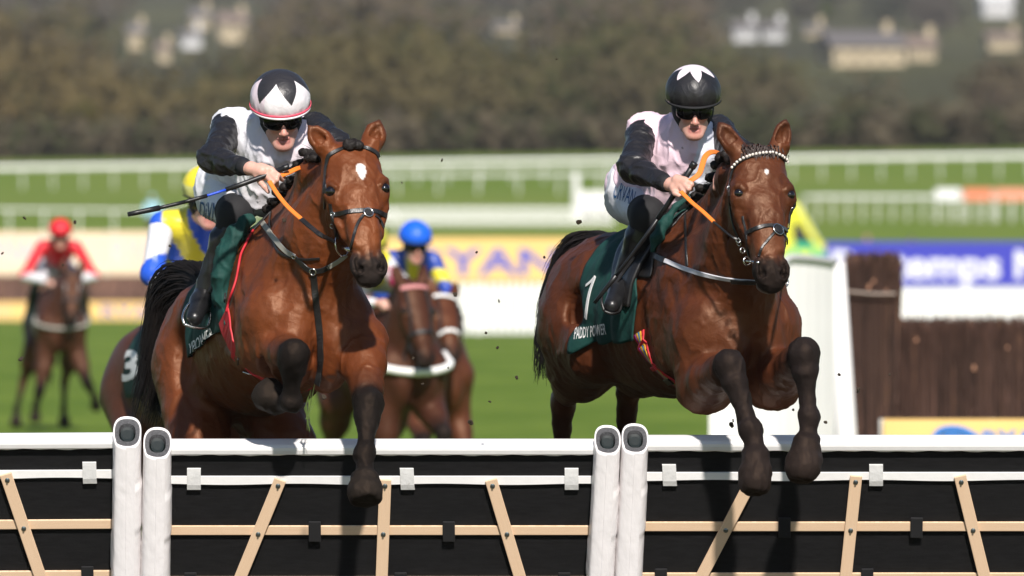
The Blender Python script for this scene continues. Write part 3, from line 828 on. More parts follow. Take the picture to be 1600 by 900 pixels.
# rider of the left horse
J1 = dict(pv=Q(370, 288, 36.90), ch=Q(418, 228, 36.56), nb=Q(432, 196, 36.42),
          shL=Q(358, 196, 36.55), elL=Q(333, 248, 36.28), wrL=Q(387, 263, 36.03),
          shR=Q(490, 200, 36.50), elR=Q(524, 228, 36.32), wrR=Q(497, 262, 36.20),
          hpL=Q(340, 308, 36.92), knL=Q(368, 334, 36.50), anL=Q(318, 458, 36.55), toL=Q(304, 497, 36.38))
J1['bag'] = [(Q(430, 240, 36.45), Q(410, 300, 36.55), .115, .105), (Q(455, 232, 36.42), Q(440, 285, 36.5), .09, .07)]; mirror_leg(T1, J1)
h1 = HF(Q(439, 182, 36.30), (.12, -.88, -.36), (-.02, -.36, .93), 1.0)
def cap1(a, t, e):
    d = math.degrees(a); b = 8+46*(1-zig(d, 16, 66))
    if math.degrees(e) > b: return BLK*1.6
    return WHT if d > -38 else A_((.74, .62, .68))
def sk1(V, W, TA):
    n = vnoise(V, 5, 2); t = np.clip(.35+.5*n+2.2*((V-W['ch'])@TA[0]), 0, 1)[:, None]
    return A_((.74, .74, .78))*(1-t)+A_((.76, .64, .70))*t
hand1 = {'L': [(Q(392, 263, 36.02), Q(410, 268, 35.99), .028, .030), (Q(408, 262, 36.0), Q(424, 266, 35.98), .022, .016), (Q(404, 272, 36.0), Q(420, 276, 35.98), .024, .016),
   (Q(423, 265, 35.99), Q(434, 274, 35.96), .0135, .012), (Q(434, 274, 35.96), Q(441, 281, 36.00), .0115, .0095),
   (Q(421, 270, 35.98), Q(432, 281, 35.95), .0135, .0118), (Q(432, 281, 35.95), Q(433, 291, 35.99), .0112, .0092),
   (Q(417, 274, 35.98), Q(426, 286, 35.95), .013, .0112), (Q(426, 286, 35.95), Q(427, 295, 35.99), .0108, .0088),
   (Q(436, 270, 36.0), Q(444, 277, 36.03), .0115, .009),
   (Q(400, 272, 36.0), Q(407, 285, 35.98), .0155, .0125), (Q(407, 285, 35.98), Q(413, 292, 35.96), .0125, .0112), (Q(413, 292, 35.96), Q(419, 300, 35.96), .0112, .009)]}
white_b = lambda V, W: np.tile(A_((.74, .74, .77)), (len(V), 1))
blk = lambda V, W, s: np.tile(BLK, (len(V), 1))
rider1, RB1 = rider('person', 'rider in white and black silks, pink ribbon round the black-starred white cap', J1, h1, SKIN, sk1, blk, white_b, hand1, capf=cap1, group='riders in the race', peak=mat('white_peak', (.78, .74, .77), rough=.4))
band(h1, rider1, mat('pink_ribbon', (.80, .10, .16), rough=.45), 'ribbon', .046, .057, (.129, .151), 0, .0025)

# rider of the right horse
J2 = dict(pv=Q(1008, 296, 36.92), ch=Q(1060, 242, 36.62), nb=Q(1078, 196, 36.48),
          shL=Q(1006, 204, 36.58), elL=Q(989, 262, 36.30), wrL=Q(1044, 288, 36.04),
          shR=Q(1122, 206, 36.55), elR=Q(1150, 238, 36.34), wrR=Q(1136, 266, 36.20),
          hpL=Q(982, 312, 36.97), knL=Q(1013, 336, 36.52), anL=Q(974, 438, 36.62), toL=Q(956, 478, 36.42))
J2['bag'] = [(Q(1070, 242, 36.5), Q(1048, 300, 36.6), .115, .10), (Q(1100, 235, 36.48), Q(1085, 290, 36.55), .085, .075)]; mirror_leg(T2, J2)
h2 = HF(Q(1083, 170, 36.32), (.06, -.93, -.28), (.0, -.28, .95), .93)
def cap2(a, t, e):
    d = math.degrees(a); b = 38+30*(1-zig(d, 9, 60))
    return A_((.80, .70, .76)) if math.degrees(e) > b else BLK
def sk2(V, W, TA):
    x = (V-W['ch'])@TA[0]; n = vnoise(V, 5, 2); t = np.clip((x-.005)/.004, 0, 1)[:, None]
    C = A_((.80, .60, .68))*(1-t)+A_((.72, .73, .82))*t
    s = (vnoise(V, 60, 8) > 1.25)[:, None]; return np.where(s, A_((.12, .08, .06)), C)
hand2 = {'L': [(Q(1048, 288, 36.03), Q(1062, 288, 36.0), .028, .032), (Q(1058, 281, 36.0), Q(1072, 284, 35.97), .024, .018), (Q(1054, 293, 36.0), Q(1066, 296, 35.98), .024, .018),
   (Q(1070, 281, 35.98), Q(1080, 288, 35.95), .0135, .012), (Q(1080, 288, 35.95), Q(1080, 296, 35.98), .0115, .0095),
   (Q(1068, 287, 35.97), Q(1076, 295, 35.94), .0132, .0118), (Q(1076, 295, 35.94), Q(1073, 302, 35.98), .0112, .0092),
   (Q(1064, 292, 35.97), Q(1069, 300, 35.95), .0125, .011), (Q(1069, 300, 35.95), Q(1066, 305, 35.98), .0105, .0085),
   (Q(1078, 283, 36.0), Q(1083, 290, 36.02), .0115, .009),
   (Q(1052, 296, 36.0), Q(1055, 302, 35.97), .0145, .0125), (Q(1055, 302, 35.97), Q(1062, 306, 35.96), .0118, .0092)]}
rider2, RB2 = rider('person', 'rider in pale pink and white silks and a black cap with white star top', J2, h2, SKIN, sk2, blk, white_b, hand2, capf=cap2, group='riders in the race', peak=M_MATT)
# ------------------------------------------------------------------ saddlery worn by the horses
def body_ray(T, B, f, th, off=0.):
    a = math.radians(th); d = -math.sin(a)*T.L+math.cos(a)*T.U; o = T.O+f*T.F+.05*T.U+d*1.0
    r = B.ray_cast(Vector(o), Vector(-d))
    if r[0] is None: return None, d
    return np.array(r[0])+d*off, np.array(r[1])

def body_sheet(name, T, B, front, rear, th0, th1, off, thick, m, parent, nf=30, nt=40, wave=0., both=True):
    "cloth or leather draped round the barrel between two edges given as functions of the angle from the spine"
    for sd in ((1, -1) if both else (1,)):
        V = []; F = []
        for i in range(nt+1):
            th = th0+(th1-th0)*i/nt
            for j in range(nf+1):
                f0, f1 = rear(th), front(th); f = f0+(f1-f0)*j/nf
                hem = (i/nt)**3
                p, n_ = body_ray(T, B, f, sd*(th+hem*2*math.sin(j*.55)*.35), off)
                if p is None: p = T(f, -sd*.2, -.2)
                a = math.radians(sd*th); d = -math.sin(a)*T.L+math.cos(a)*T.U
                p = p+d*wave*(math.sin(f*34+th*.05)*(.3+hem*1.4)+.5*math.sin(f*71+th*.11)*(.2+hem))*min(1, th/30)
                V.append(p)
        V = np.array(V); Fq = np.array([(i*(nf+1)+j, i*(nf+1)+j+1, (i+1)*(nf+1)+j+1, (i+1)*(nf+1)+j) for i in range(nt) for j in range(nf)])
        V = laplace(V, Fq, 2, .4)
        if sd < 0: Fq = Fq[:, ::-1]
        N = vnormals(V, Fq)
        ctr = T(-.1, 0, 0)
        if ((V-ctr)*N).sum() < 0: Fq = Fq[:, ::-1]
        o = link(name, mesh_np(name, V, Fq), m, parent)
        md = o.modifiers.new('t', 'SOLIDIFY'); md.thickness = thick; md.offset = 0
        if sd > 0: right = (V, Fq)
    return right

def ring(mb, c, ax, R, r, n=28, squash=1.0):
    a = nz(np.cross(ax, [0.1, .2, 1])); b = nz(np.cross(ax, a)); pts = [c+R*(math.cos(t)*a*squash+math.sin(t)*b) for t in np.linspace(0, 2*math.pi, n)]
    mb.tube(pts, r, 6, cap=False)

def strap_on(name, bvh, pix, w, m, parent, t=.005, off=.002, n=6):
    p, q = on_surface(bvh, pix, off, n); mb = MB(); mb.strap(p, q, w, t); return mb.build(name, m, parent, smooth=False)

def edge_tube(name, bvh, pix, r, m, parent, off=.006):
    p, q = on_surface(bvh, pix, off, 6); mb = MB(); mb.tube(p, r, 6); return mb.build(name, m, parent, smooth=True)

# ---- left horse
cl1 = body_sheet('saddle_cloth', T1, B1, lambda t: .33-.10*math.sin(math.pi*min(t, 100)/100)+.06*max(0, t-85)/25, lambda t: -.48+.06*min(t, 60)/60, 0, 113, .014, .006, M_GREEN, horse1, wave=.008)
body_sheet('saddle_pad', T1, B1, lambda t: .40-.06*math.sin(math.pi*min(t, 100)/100), lambda t: -.2, 0, 92, .007, .008, M_LEATHER, horse1, nf=14, nt=24)
body_sheet('saddle', T1, B1, lambda t: .16+.05*math.sin(math.pi*t/80), lambda t: -.30+.15*t/60, 0, 78, .028, .02, M_LEATHER, horse1, nf=14, nt=20)
Bc1 = bvh_of(*cl1)
decal('cloth_print', 'YPOWER', [(296, 557), (336, 529), (332, 510), (297, 537)], Bc1, M_TEXT, horse1, .006, .012)
edge_tube('pad_piping', B1, [(398, 362), (388, 382), (379, 402), (372, 440), (362, 470), (357, 488)], .0055, M_RED, horse1, .012)
def girth(T, B, f0, f1, w, m, parent, stripes=(), th0=104):
    pts = []; ns = []
    for th in np.linspace(th0, 360-th0, 40):
        u = math.sin(math.pi*(th-88)/184)**.6; p, n_ = body_ray(T, B, f0+(f1-f0)*u, th, .006)
        pts.append(p); ns.append(n_)
    P_ = np.array(pts)
    for _ in range(14): P_[1:-1] = .5*P_[1:-1]+.25*(P_[:-2]+P_[2:])
    mb = MB(); mb.strap(list(P_), ns, w, .007); g = mb.build('girth', m, parent)
    for o_, ww, mm in stripes:
        q = []
        for i in range(len(P_)):
            t = nz(P_[min(i+1, len(P_)-1)]-P_[max(i-1, 0)]); q.append(P_[i]+np.cross(t, nz(ns[i]))*o_+nz(ns[i])*.006)
        mb = MB(); mb.strap(q, ns, ww, .003); mb.build('girth_stripe', mm, g)
    return g, P_, ns
g1, gp, gn = girth(T1, B1, .30,   .44, .14, M_RED, horse1)
mb = MB()
for k in (9,):
    t = nz(gp[k+1]-gp[k]); mb.tube([gp[k]+np.cross(t, nz(gn[k]))*x+nz(gn[k])*(.012) for x in (-.074, .074)], .006, 6)
mb.build('girth_buckle', M_LEATHER, g1)
mb = MB(); c_, n_ = gp[11]+nz(gn[11])*.018, nz(gn[11]); ring(mb, c_, n_, .026, .004, squash=.7); mb.build('girth_ring', M_STEEL, g1, smooth=True)
# bridle
HB = B1
br = strap_on('headpiece', HB, [(511, 252), (514, 243), (524, 237), (537, 232), (553, 230), (567, 230.5), (578, 233), (588, 239), (591, 246)], .017, M_LEATHER, horse1)
strap_on('cheek_strap', HB, [(512, 248), (509, 268), (508, 290), (508, 326)], .018, M_LEATHER, horse1)
strap_on('cheek_strap', HB, [(516, 318), (518, 328), (521, 345), (527, 372)], .015, M_LEATHER, horse1)
nb_ = strap_on('noseband', HB, [(519, 336), (530, 334), (545, 331), (562, 329), (575, 329), (590, 331), (603, 337)], .020, M_LEATHER, horse1)
strap_on('noseband_drop', HB, [(568, 336), (559, 350), (554, 365), (551, 378), (548, 390)], .013, M_LEATHER, nb_)
strap_on('noseband_drop', HB, [(586, 337), (594, 345), (599, 356)], .013, M_LEATHER, nb_)
p_, n_ = hit(HB, 575, 333); mb = MB(); mb.tube([p_, p_+n_*.010], [.017, .015], 16); mb.build('noseband_pad', M_LEATHER, nb_, smooth=False)
mb = MB(); ring(mb, p_+n_*.008, n_, .020, .003); mb.build('noseband_ring', M_STEEL, nb_, smooth=True)
mb = MB(); p_, n_ = hit(HB, 534, 382); p_ = p_+nz(CAM-p_)*.02; ring(mb, p_, nz(np.array([.85, -.5, .1])), .050, .0045, squash=1.0); b_, n2 = hit(HB, 549, 390); mb.tube([p_+np.array([.0, 0, -.01]), b_+n2*.004], [.010, .011], 10); bit1 = mb.build('bit', M_STEEL, horse1, smooth=True)
for a, b in ((521, 335), (520, 353)):
    q, m_ = hit(HB, a, b); mb = MB(); ring(mb, q+m_*.007, m_, .009, .0022); mb.build('buckle', M_STEEL, horse1, smooth=True)
# reins
rc = p_
mb = MB(); mb.strap(spline([P(421, 284, 35.94), P(433, 303, 35.86), P(450, 324, 35.76), P(471, 343, 35.66)], 5), [np.array([.2, -1, .25])]*16, .019, .006); r1 = mb.build('rein', M_ORANGE, horse1)
mb = MB(); mb.strap(spline([P(471, 343, 35.66), P(486, 356, 35.6), P(502, 368, 35.52), rc+np.array([-.03, 0, .01])], 5), [np.array([.2, -1, .3])]*16, .021, .007); mb.build('rein_end', M_LEATHER, r1)
mb = MB(); mb.strap(spline([P(432, 279, 35.97), P(441, 274, 36.0), P(453, 269, 36.03), P(467, 263, 36.08), P(482, 262, 36.2), P(500, 266, 36.3)], 4), [np.array([.1, -1, .4])]*21, .020, .006); mb.build('rein', M_ORANGE, horse1)
# breastplate
M_GREY = mat('grey_webbing', (.34, .33, .29), rough=.7, bump=.2, bscale=200, bdist=.002)
bp = strap_on('breastplate', B1, [(411, 349), (420, 361), (432, 376), (447, 392), (462, 401)], .024, M_GREY, horse1)
strap_on('breastplate_strap', B1, [(460, 400), (474, 414), (484, 422), (500, 423), (514, 417)], .024, M_LEATHER, bp)
strap_on('breastplate_strap', B1, [(512, 418), (530, 407), (541, 398)], .020, M_GREY, bp)
strap_on('breastplate_strap', B1, [(490, 427), (492, 450), (494, 475), (498, 505), (501, 540), (501, 575), (496, 600)], .028, M_LEATHER, bp)
strap_on('neck_strap', B1, [(424, 332), (422, 350), (426, 372), (436, 393), (452, 401), (475, 405), (500, 404)], .010, M_LEATHER, bp)
for a, b, R in ((490, 424, .014), (461, 400, .009)):
    mb = MB(); q, m_ = hit(B1, a, b); ring(mb, q+m_*.010, m_, R, .0035); mb.build('breastplate_ring', M_STEEL, bp, smooth=True)
# stirrup
def stirrup(pts, pad, parent, leather, m):
    mb = MB(); mb.tube(spline(pts, 6), .0065, 8); o = mb.build('stirrup', m, parent, smooth=True)
    mb = MB(); mb.strap(leather, [np.array([-.6, -1, .1])]*len(leather), .028, .006); mb.build('stirrup_leather', M_LEATHER, o)
stirrup([P(288, 507, 36.36), P(286, 494, 36.38), P(294, 477, 36.44), P(310, 465, 36.50), P(322, 463, 36.52), P(328, 478, 36.50), P(329, 495, 36.46), P(324, 511, 36.40), P(306, 512, 36.37), P(288, 507, 36.36)], None, horse1,
        [P(322, 463, 36.52), P(330, 440, 36.50), P(345, 405, 36.50)], M_STEEL)

# ---- right horse
cl2 = body_sheet('saddle_cloth', T2, B2, lambda t: .25-.07*math.sin(math.pi*min(t, 90)/90)-.06*max(0, t-90)/40, lambda t: -.34-.05*min(t, 90)/90, 0, 122, .024, .006, M_GREEN, horse2, wave=.006)
body_sheet('saddle_pad', T2, B2, lambda t: .30, lambda t: -.1, 0, 70, .007, .008, M_LEATHER, horse2, nf=14, nt=20)
body_sheet('saddle', T2, B2, lambda t: .20+.02*math.sin(math.pi*t/80), lambda t: -.28+.22*t/60, 0, 96, .030, .018, M_LEATHER, horse2, nf=14, nt=24)
Bc2 = bvh_of(*cl2)
decal('cloth_print', 'PADDY POWER', [(898, 531), (949, 522), (947, 505), (900, 513)], Bc2, M_TEXT, horse2, .006, .012)
n1 = strap_on('cloth_number', Bc2, [(917, 497), (919, 480), (923, 458), (932, 432)], .020, M_TEXT, horse2, .003, .006); strap_on('number_flag', Bc2, [(932, 433), (925, 441), (918, 447)], .014, M_TEXT, n1, .003, .007)
YEL = mat('yellow_webbing', (.65, .38, .03), rough=.7); BLU = mat('blue_webbing', (.04, .22, .42), rough=.7); PUR = mat('purple_webbing', (.25, .03, .2), rough=.7)
g2, gp, gn = girth(T2, B2, .10, .28, .082, M_RED, horse2, [(-.018, .011, YEL), (-.005, .010, BLU), (.008, .011, YEL), (.023, .008, PUR)], 117)
for k, mm in ((8, M_RED), (12, M_LEATHER)):
    mb = MB(); t = nz(gp[k+1]-gp[k]); nn = nz(gn[k]); s_ = np.cross(t, nn); mb.strap([gp[k]+s_*x+nn*.010 for x in (-.033, 0, .033)], [nn]*3, .022 if k == 8 else .034, .007); mb.build('girth_keeper', mm, g2)
HB = B2
M_PEARL = mat('pearl_beads', (.72, .66, .60), rough=.25, spec=.7)
bp_, bn = on_surface(HB, [(1147, 262), (1153, 254), (1164, 248), (1176, 244), (1190, 241.5), (1203, 240.5), (1214, 242), (1223, 246.5), (1230, 253)], .004, 8)
mb = MB(); mb.strap(bp_, bn, .018, .005); bb = mb.build('browband', M_LEATHER, horse2)
mb = MB(); cum = 0; last = None
for i, q in enumerate(bp_):
    if last is None or np.linalg.norm(q-last) > .0125:
        last = q; c_ = q+nz(bn[i])*.007; a = nz(np.cross(bn[i], [0, 0, 1])); b = nz(np.cross(bn[i], a)); r = .0068
        V = [c_+r*(math.cos(t)*a+math.sin(t)*b)*k2+nz(bn[i])*z for k2, z in ((1, 0), (.8, .004), (.3, .007)) for t in np.linspace(0, 2*math.pi, 9)[:-1]]
        F = [(k*8+j, k*8+(j+1) % 8, (k+1)*8+(j+1) % 8, (k+1)*8+j) for k in range(2) for j in range(8)]+[tuple(range(16, 24))]; mb.add(V, F)
mb.build('browband_beads', M_PEARL, bb, smooth=True)
strap_on('cheek_strap', HB, [(1147, 262), (1142, 280), (1140, 300), (1142, 330), (1148, 358), (1157, 376)], .014, M_LEATHER, horse2)
strap_on('cheek_strap', HB, [(1161, 338), (1163, 350), (1166, 362), (1168, 385), (1172, 405)], .010, M_LEATHER, horse2)
strap_on('cheek_strap', HB, [(1241, 318), (1240, 338), (1238, 350), (1235, 362)], .014, M_LEATHER, horse2)
nb_ = strap_on('noseband', HB, [(1165, 366), (1172, 361), (1184, 356), (1197, 353), (1210, 353), (1222, 356), (1234, 364)], .018, M_LEATHER, horse2)
strap_on('noseband_drop', HB, [(1209, 364), (1199, 376), (1190, 388), (1186, 402)], .011, M_LEATHER, nb_)
strap_on('noseband_drop', HB, [(1223, 366), (1230, 375), (1234, 384)], .011, M_LEATHER, nb_)
p_, n_ = hit(HB, 1215, 359); mb = MB(); mb.tube([p_, p_+n_*.012, p_+n_*.014], [.022, .020, .012], 18); mb.build('noseband_pad', M_LEATHER, nb_)
mb = MB(); ring(mb, p_+n_*.006, n_, .0245, .0032); mb.build('noseband_ring', M_STEEL, nb_, smooth=True)
p_, n_ = hit(HB, 1176, 408); rc = p_+n_*.012+np.array([-.012, -.01, 0])
mb = MB(); ring(mb, rc, nz(np.array([.5, -.8, .1])), .017, .0035); ring(mb, rc+np.array([-.018, .01, .045]), nz(np.array([.5, -.8, .1])), .011, .003); ring(mb, rc+np.array([-.036, .02, .085]), nz(np.array([.3, -.9, .1])), .009, .0025); b_, n2 = hit(HB, 1186, 410); mb.tube([rc, b_+n2*.002], .007, 8)
mb.build('bit', M_STEEL, horse2, smooth=True); mb = MB()
q, m_ = hit(HB, 1232, 438); ring(mb, q+np.array([-.002, -.012, 0]), nz(np.array([.7, -.7, .1])), .020, .005); mb.build('bit', M_STEEL, horse2, smooth=True)
for a, b in ((1140, 293), (1156, 380), (1241, 330)):
    q, m_ = hit(HB, a, b); mb = MB(); ring(mb, q+m_*.007, m_, .009, .0025); mb.build('buckle', M_STEEL, horse2, smooth=True)
mb = MB(); mb.strap(spline([P(1064, 300, 35.93), P(1080, 316, 35.86), P(1098, 331, 35.78), P(1115, 347, 35.70)], 5), [np.array([.2, -1, .25])]*16, .018, .006); r2 = mb.build('rein', M_ORANGE, horse2)
mb = MB(); mb.strap(spline([P(1115, 347, 35.70), P(1128, 358, 35.66), P(1143, 370, 35.6), rc+np.array([-.04, 0, .09])], 5), [np.array([.2, -1, .3])]*16, .010, .005); mb.build('rein_end', M_LEATHER, r2)
mb = MB(); rp = spline([P(1071, 287, 35.97), P(1081, 281, 35.96), P(1092, 272, 35.97), P(1097, 258, 36.0), P(1101, 246, 36.03), P(1108, 239, 36.06), P(1117, 238, 36.1), P(1126, 242, 36.16), P(1134, 252, 36.22)], 4)
mb.strap(rp, [np.array([.3, -1, .2])]*len(rp), [.018+.006*math.sin(i*.12) for i in range(len(rp))], .007); mb.build('rein', M_ORANGE, horse2)
M_WWEB = mat('white_webbing', (.62, .62, .66), rough=.6)
bp = strap_on('breast_girth', B2, [(1026, 401), (1045, 410), (1070, 420), (1097, 428), (1125, 434), (1152, 438), (1180, 440)], .020, M_WWEB, horse2)
p_, q_ = on_surface(B2, [(1180, 440), (1200, 440), (1218, 437), (1232, 430)], .002, 6, start=35.86); mb = MB(); mb.strap(p_, q_, .020, .005); mb.build('breast_girth_end', M_WWEB, bp)
strap_on('breast_girth_fitting', B2, [(1144, 438), (1162, 439.5), (1180, 440)], .022, M_LEATHER, bp, off=.008)
strap_on('breast_girth_fitting', B2, [(1024, 399), (1033, 404), (1040, 407)], .026, M_LEATHER, bp, off=.008)
strap_on('neck_strap', B2, [(1071, 330), (1072, 355), (1073, 385), (1074, 416)], .012, M_LEATHER, bp)
stirrup([P(944, 486, 36.40), P(940, 470, 36.42), P(944, 452, 36.48), P(956, 443, 36.52), P(968, 450, 36.52), P(971, 468, 36.46), P(968, 486, 36.42), P(956, 490, 36.40), P(944, 486, 36.40)], None, horse2,
        [P(958, 444, 36.52), P(972, 425, 36.52), P(990, 400, 36.5)], M_LEATHER)

# ---- manes, forelocks, tails
def mane(T, H, root, B, n=13, seed=1, pale=None):
    rs = random.Random(seed); cr = H(.0, 0, -.10); mid = T(.44, 0, .38)*.5+H(.03, 0, -.13)*.5+T.U*.035
    crest = spline([T(.30, 0, .36), mid+T.U*.06, cr+T.U*.045], 12); cl = Clay()
    cz_ = []
    for q in crest:
        r_ = B.ray_cast(Vector(q+np.array([-.015, 0, .6])), Vector((0, 0, -1))); cz_.append(np.array(r_[0]) if r_[0] is not None and r_[0][2] > q[2]-.2 else q)
    crest = list(laplace(np.array(cz_), np.array([(k, k+1, k+1, k) for k in range(len(cz_)-1)]), 2))
    for i in range(n):
        q = crest[int((i+.5)/n*(len(crest)-1))]; d = np.array([-.028+rs.uniform(-.006, .006), -.005, .005+rs.uniform(-.01, .008)])
        d = d*1.5; cl.cone(q+np.array([0, 0, .006]), q+d, .022, .017, .01); cl.ell(q+d*1.2, (.021, .019, .019), None, .006)
    V, F = cl.mesh(.006, smooth=1); V = V+vnormals(V, F)*(vnoise(V, 90, 3)*.003)[:, None]
    o = link('mane', mesh_np('mane', V, F), M_HAIR, root)
    mb = MB()
    for i in range(260):
        q = crest[rs.randrange(len(crest)-1)]; d = np.array([rs.gauss(-.035, .02), rs.gauss(0, .012), rs.gauss(.01, .02)])
        mb.tube([q, q+d*.5+np.array([0, 0, .008]), q+d], [.0018, .0014, .0004], 3, cap=False)
    mb.build('mane_hair', M_HAIR, o)
    if pale:
        for i in range(0, n, 2):
            mb = MB(); q = crest[int((i+.5)/n*(len(crest)-1))]+np.array([-.03, -.012, 0]); mb.tube([q+np.array([0, 0, -.008]), q+np.array([.003, 0, .008])], .004, 6)
            mb.build('mane_tie', pale, o)
def cloth_roll(root, bvh, pix, rad, seed):
    c = Clay(); pts = [P(*q) for q in pix]; c.chain(pts, rad, .02)
    V, F = c.mesh(.007, smooth=1); N = vnormals(V, F); d = nz(pts[-1]-pts[0]); V = folds(V, N, .016, 15, seed, d); link('saddle_cloth_fold', mesh_np('saddle_cloth_fold', V, F), M_GREEN, root)
cloth_roll(horse1, B1, [(390, 343, 36.34), (370, 366, 36.33), (354, 396, 36.31), (345, 432, 36.31), (346, 468, 36.32), (351, 500, 36.33)], [.028, .038, .040, .036, .030, .014], 3)
cloth_roll(horse2, B2, [(1076, 306, 36.42), (1056, 322, 36.40), (1038, 346, 36.38), (1026, 372, 36.36), (1019, 392, 36.36)], [.014, .018, .019, .018, .012], 5)
mane(T1, H1, horse1, B1, 17, 3); mane(T2, H2, horse2, B2, 15, 5, mat('plait_tie', (.7, .7, .7), rough=.5))
def forelock(H, root, n, L, seed):
    rs = random.Random(seed); mb = MB()
    for i in range(n):
        b = H(rs.uniform(-.03, .02), rs.gauss(0, .026), -.02+rs.uniform(-.02, .005)); t = b+H.d*rs.uniform(.015, L*.5)+H.l*rs.gauss(0, .008)+H.n*rs.uniform(.012, .02); m_ = (b+t)/2+H.n*.010
        mb.tube([b, m_, t], [.003, .0026, .0006], 3, cap=False)
    mb.build('forelock', M_HAIRB if L > .06 else M_HAIR, root)
forelock(H2, horse2, 500, .085, 2)
cl = Clay(); cl.ell(H1(.0, -.005, .0), (.03, .035, .022), H1.ax(), .01); cl.ell(H1(.005, .02, .004), (.022, .022, .018), H1.ax(), .01); V, F = cl.mesh(.006); V = V+vnormals(V, F)*(vnoise(V, 80, 3)*.004)[:, None]; link('forelock', mesh_np('forelock', V, F), M_HAIR, horse1)

def tail(root, pts, width, n, seed, w0=.0024, wisp=.022):
    sp = spline(pts, 5); K = len(sp); cl = Clay()
    for i in range(int(K*.72)): cl.cone(sp[i], sp[i+1], width(i/K)*(1.25-.9*i/K), width((i+1)/K)*(1.25-.9*(i+1)/K), .02)
    V, F = cl.mesh(.012, smooth=1); V = V+vnormals(V, F)*(vnoise(V*np.array([1, 1, .25]), 60, 3)*.008)[:, None]
    o = link('tail', mesh_np('tail', V, F), M_HAIR, root)
    mb = MB(); hair_mesh(mb, pts, width, n, seg=9, w0=w0, seed=seed, wisp=wisp); mb.build('tail_hair', M_HAIR, o)
tail(horse1, [P(335, 475, 37.3), P(318, 442, 37.55), P(294, 440, 37.74), P(274, 472, 37.84), P(268, 525, 37.84), P(256, 585, 37.84), P(238, 650, 37.84)], lambda u: .035+.042*math.sin(min(u*2.2, 1.57))-.030*u, 2600, 4)
tail(horse2, [P(958, 378, 37.7), P(935, 372, 37.9), P(908, 386, 38.0), P(888, 422, 38.05), P(873, 475, 38.05), P(864, 530, 38.05), P(858, 585, 38.05)], lambda u: .018+.036*math.sin(min(u*2, 1.57))-.024*u, 2600, 9)

# ---- whips
M_WHIP = mat('whip_black', (.012, .012, .013), rough=.4); M_BLUE = mat('whip_blue', (.02, .08, .6), rough=.4)
def whip(label, pts, segs):
    e = empty('whip', pts[0], label, 'whip', 'whips in the riders\' hands')
    pts = [np.asarray(p) for p in pts]; a, b = pts[0], pts[-1]
    for nm, t0, t1, r0, r1, m in segs:
        mb = MB(); mb.tube([a+(b-a)*(t0+(t1-t0)*k/3)+np.array([0, 0, -.02*math.sin(math.pi*(t0+(t1-t0)*k/3))]) for k in range(4)], [r0+(r1-r0)*k/3 for k in range(4)], 10); mb.build(nm, m, e, smooth=True)
whip('black whip with a blue band in the left rider\'s hand', [P(446, 262, 36.0), P(200, 335, 35.8)], [('handle', 0, .38, .0125, .0105, M_WHIP), ('knob', -.02, .015, .014, .014, M_WHIP), ('band', .38, .52, .0055, .0055, M_BLUE), ('grip', .50, .66, .0085, .0080, M_WHIP), ('shaft', .64, .82, .0085, .008, M_WHIP), ('flap', .80, 1.0, .0125, .010, M_WHIP)])
whip('plain black whip held down along the right rider\'s boot', [P(1084, 257, 35.98), P(929, 473, 36.22)], [('handle', 0, .36, .0135, .0105, M_WHIP), ('knob', -.01, .02, .016, .016, M_WHIP), ('shaft', .35, .8, .008, .007, M_WHIP), ('flap', .78, 1.0, .011, .008, M_WHIP)])
# printing on the breeches
decal('breeches_print', 'DiVN', [(311, 343), (340, 346), (342, 318), (314, 315)], RB1['breeches'], M_LOGO, rider1, .003, .0)
decal('breeches_print', 'CRVAN', [(957, 308), (990, 322), (994, 300), (966, 278)], RB2['breeches'], M_LOGO, rider2, .003, .0)
# ------------------------------------------------------------------ the hurdles being jumped
HY = 36.08; LEAN = math.radians(22)      # plane of the hurdle tops; tops lean towards the landing side (the camera)
M_PANEL = mat('black_board', (.0075, .0075, .008), spec=.2, rough=.8, bump=.3, bscale=90, var=.35, vscale=14, stretch=(1, 1, 6), bdist=.002)
M_PAD = mat('white_vinyl', (.82, .79, .79), rough=.38, bump=.3, bscale=9, var=.03, vscale=6, stretch=(2.5, 2.5, .8), bdist=.015)
M_RAILW = mat('white_rail', (.84, .83, .82), rough=.35, bump=.1, bscale=40, var=.04, vscale=9)
M_FOAM = mat('grey_foam', (.07, .07, .075), rough=.9, bump=.8, bscale=220, var=.4, vscale=120, bdist=.003)
M_CORE = mat('dark_core', (.006, .012, .012), rough=.5)
M_TAPE = mat('white_tape', (.58, .58, .57), rough=.7, bump=.5, bscale=60, var=.08, vscale=30, bdist=.004)
M_BTAPE = mat('black_tape', (.006, .006, .007), rough=.85)
M_ZINC = mat('zinc_bolt', (.22, .26, .27), rough=.35, metal=.9)
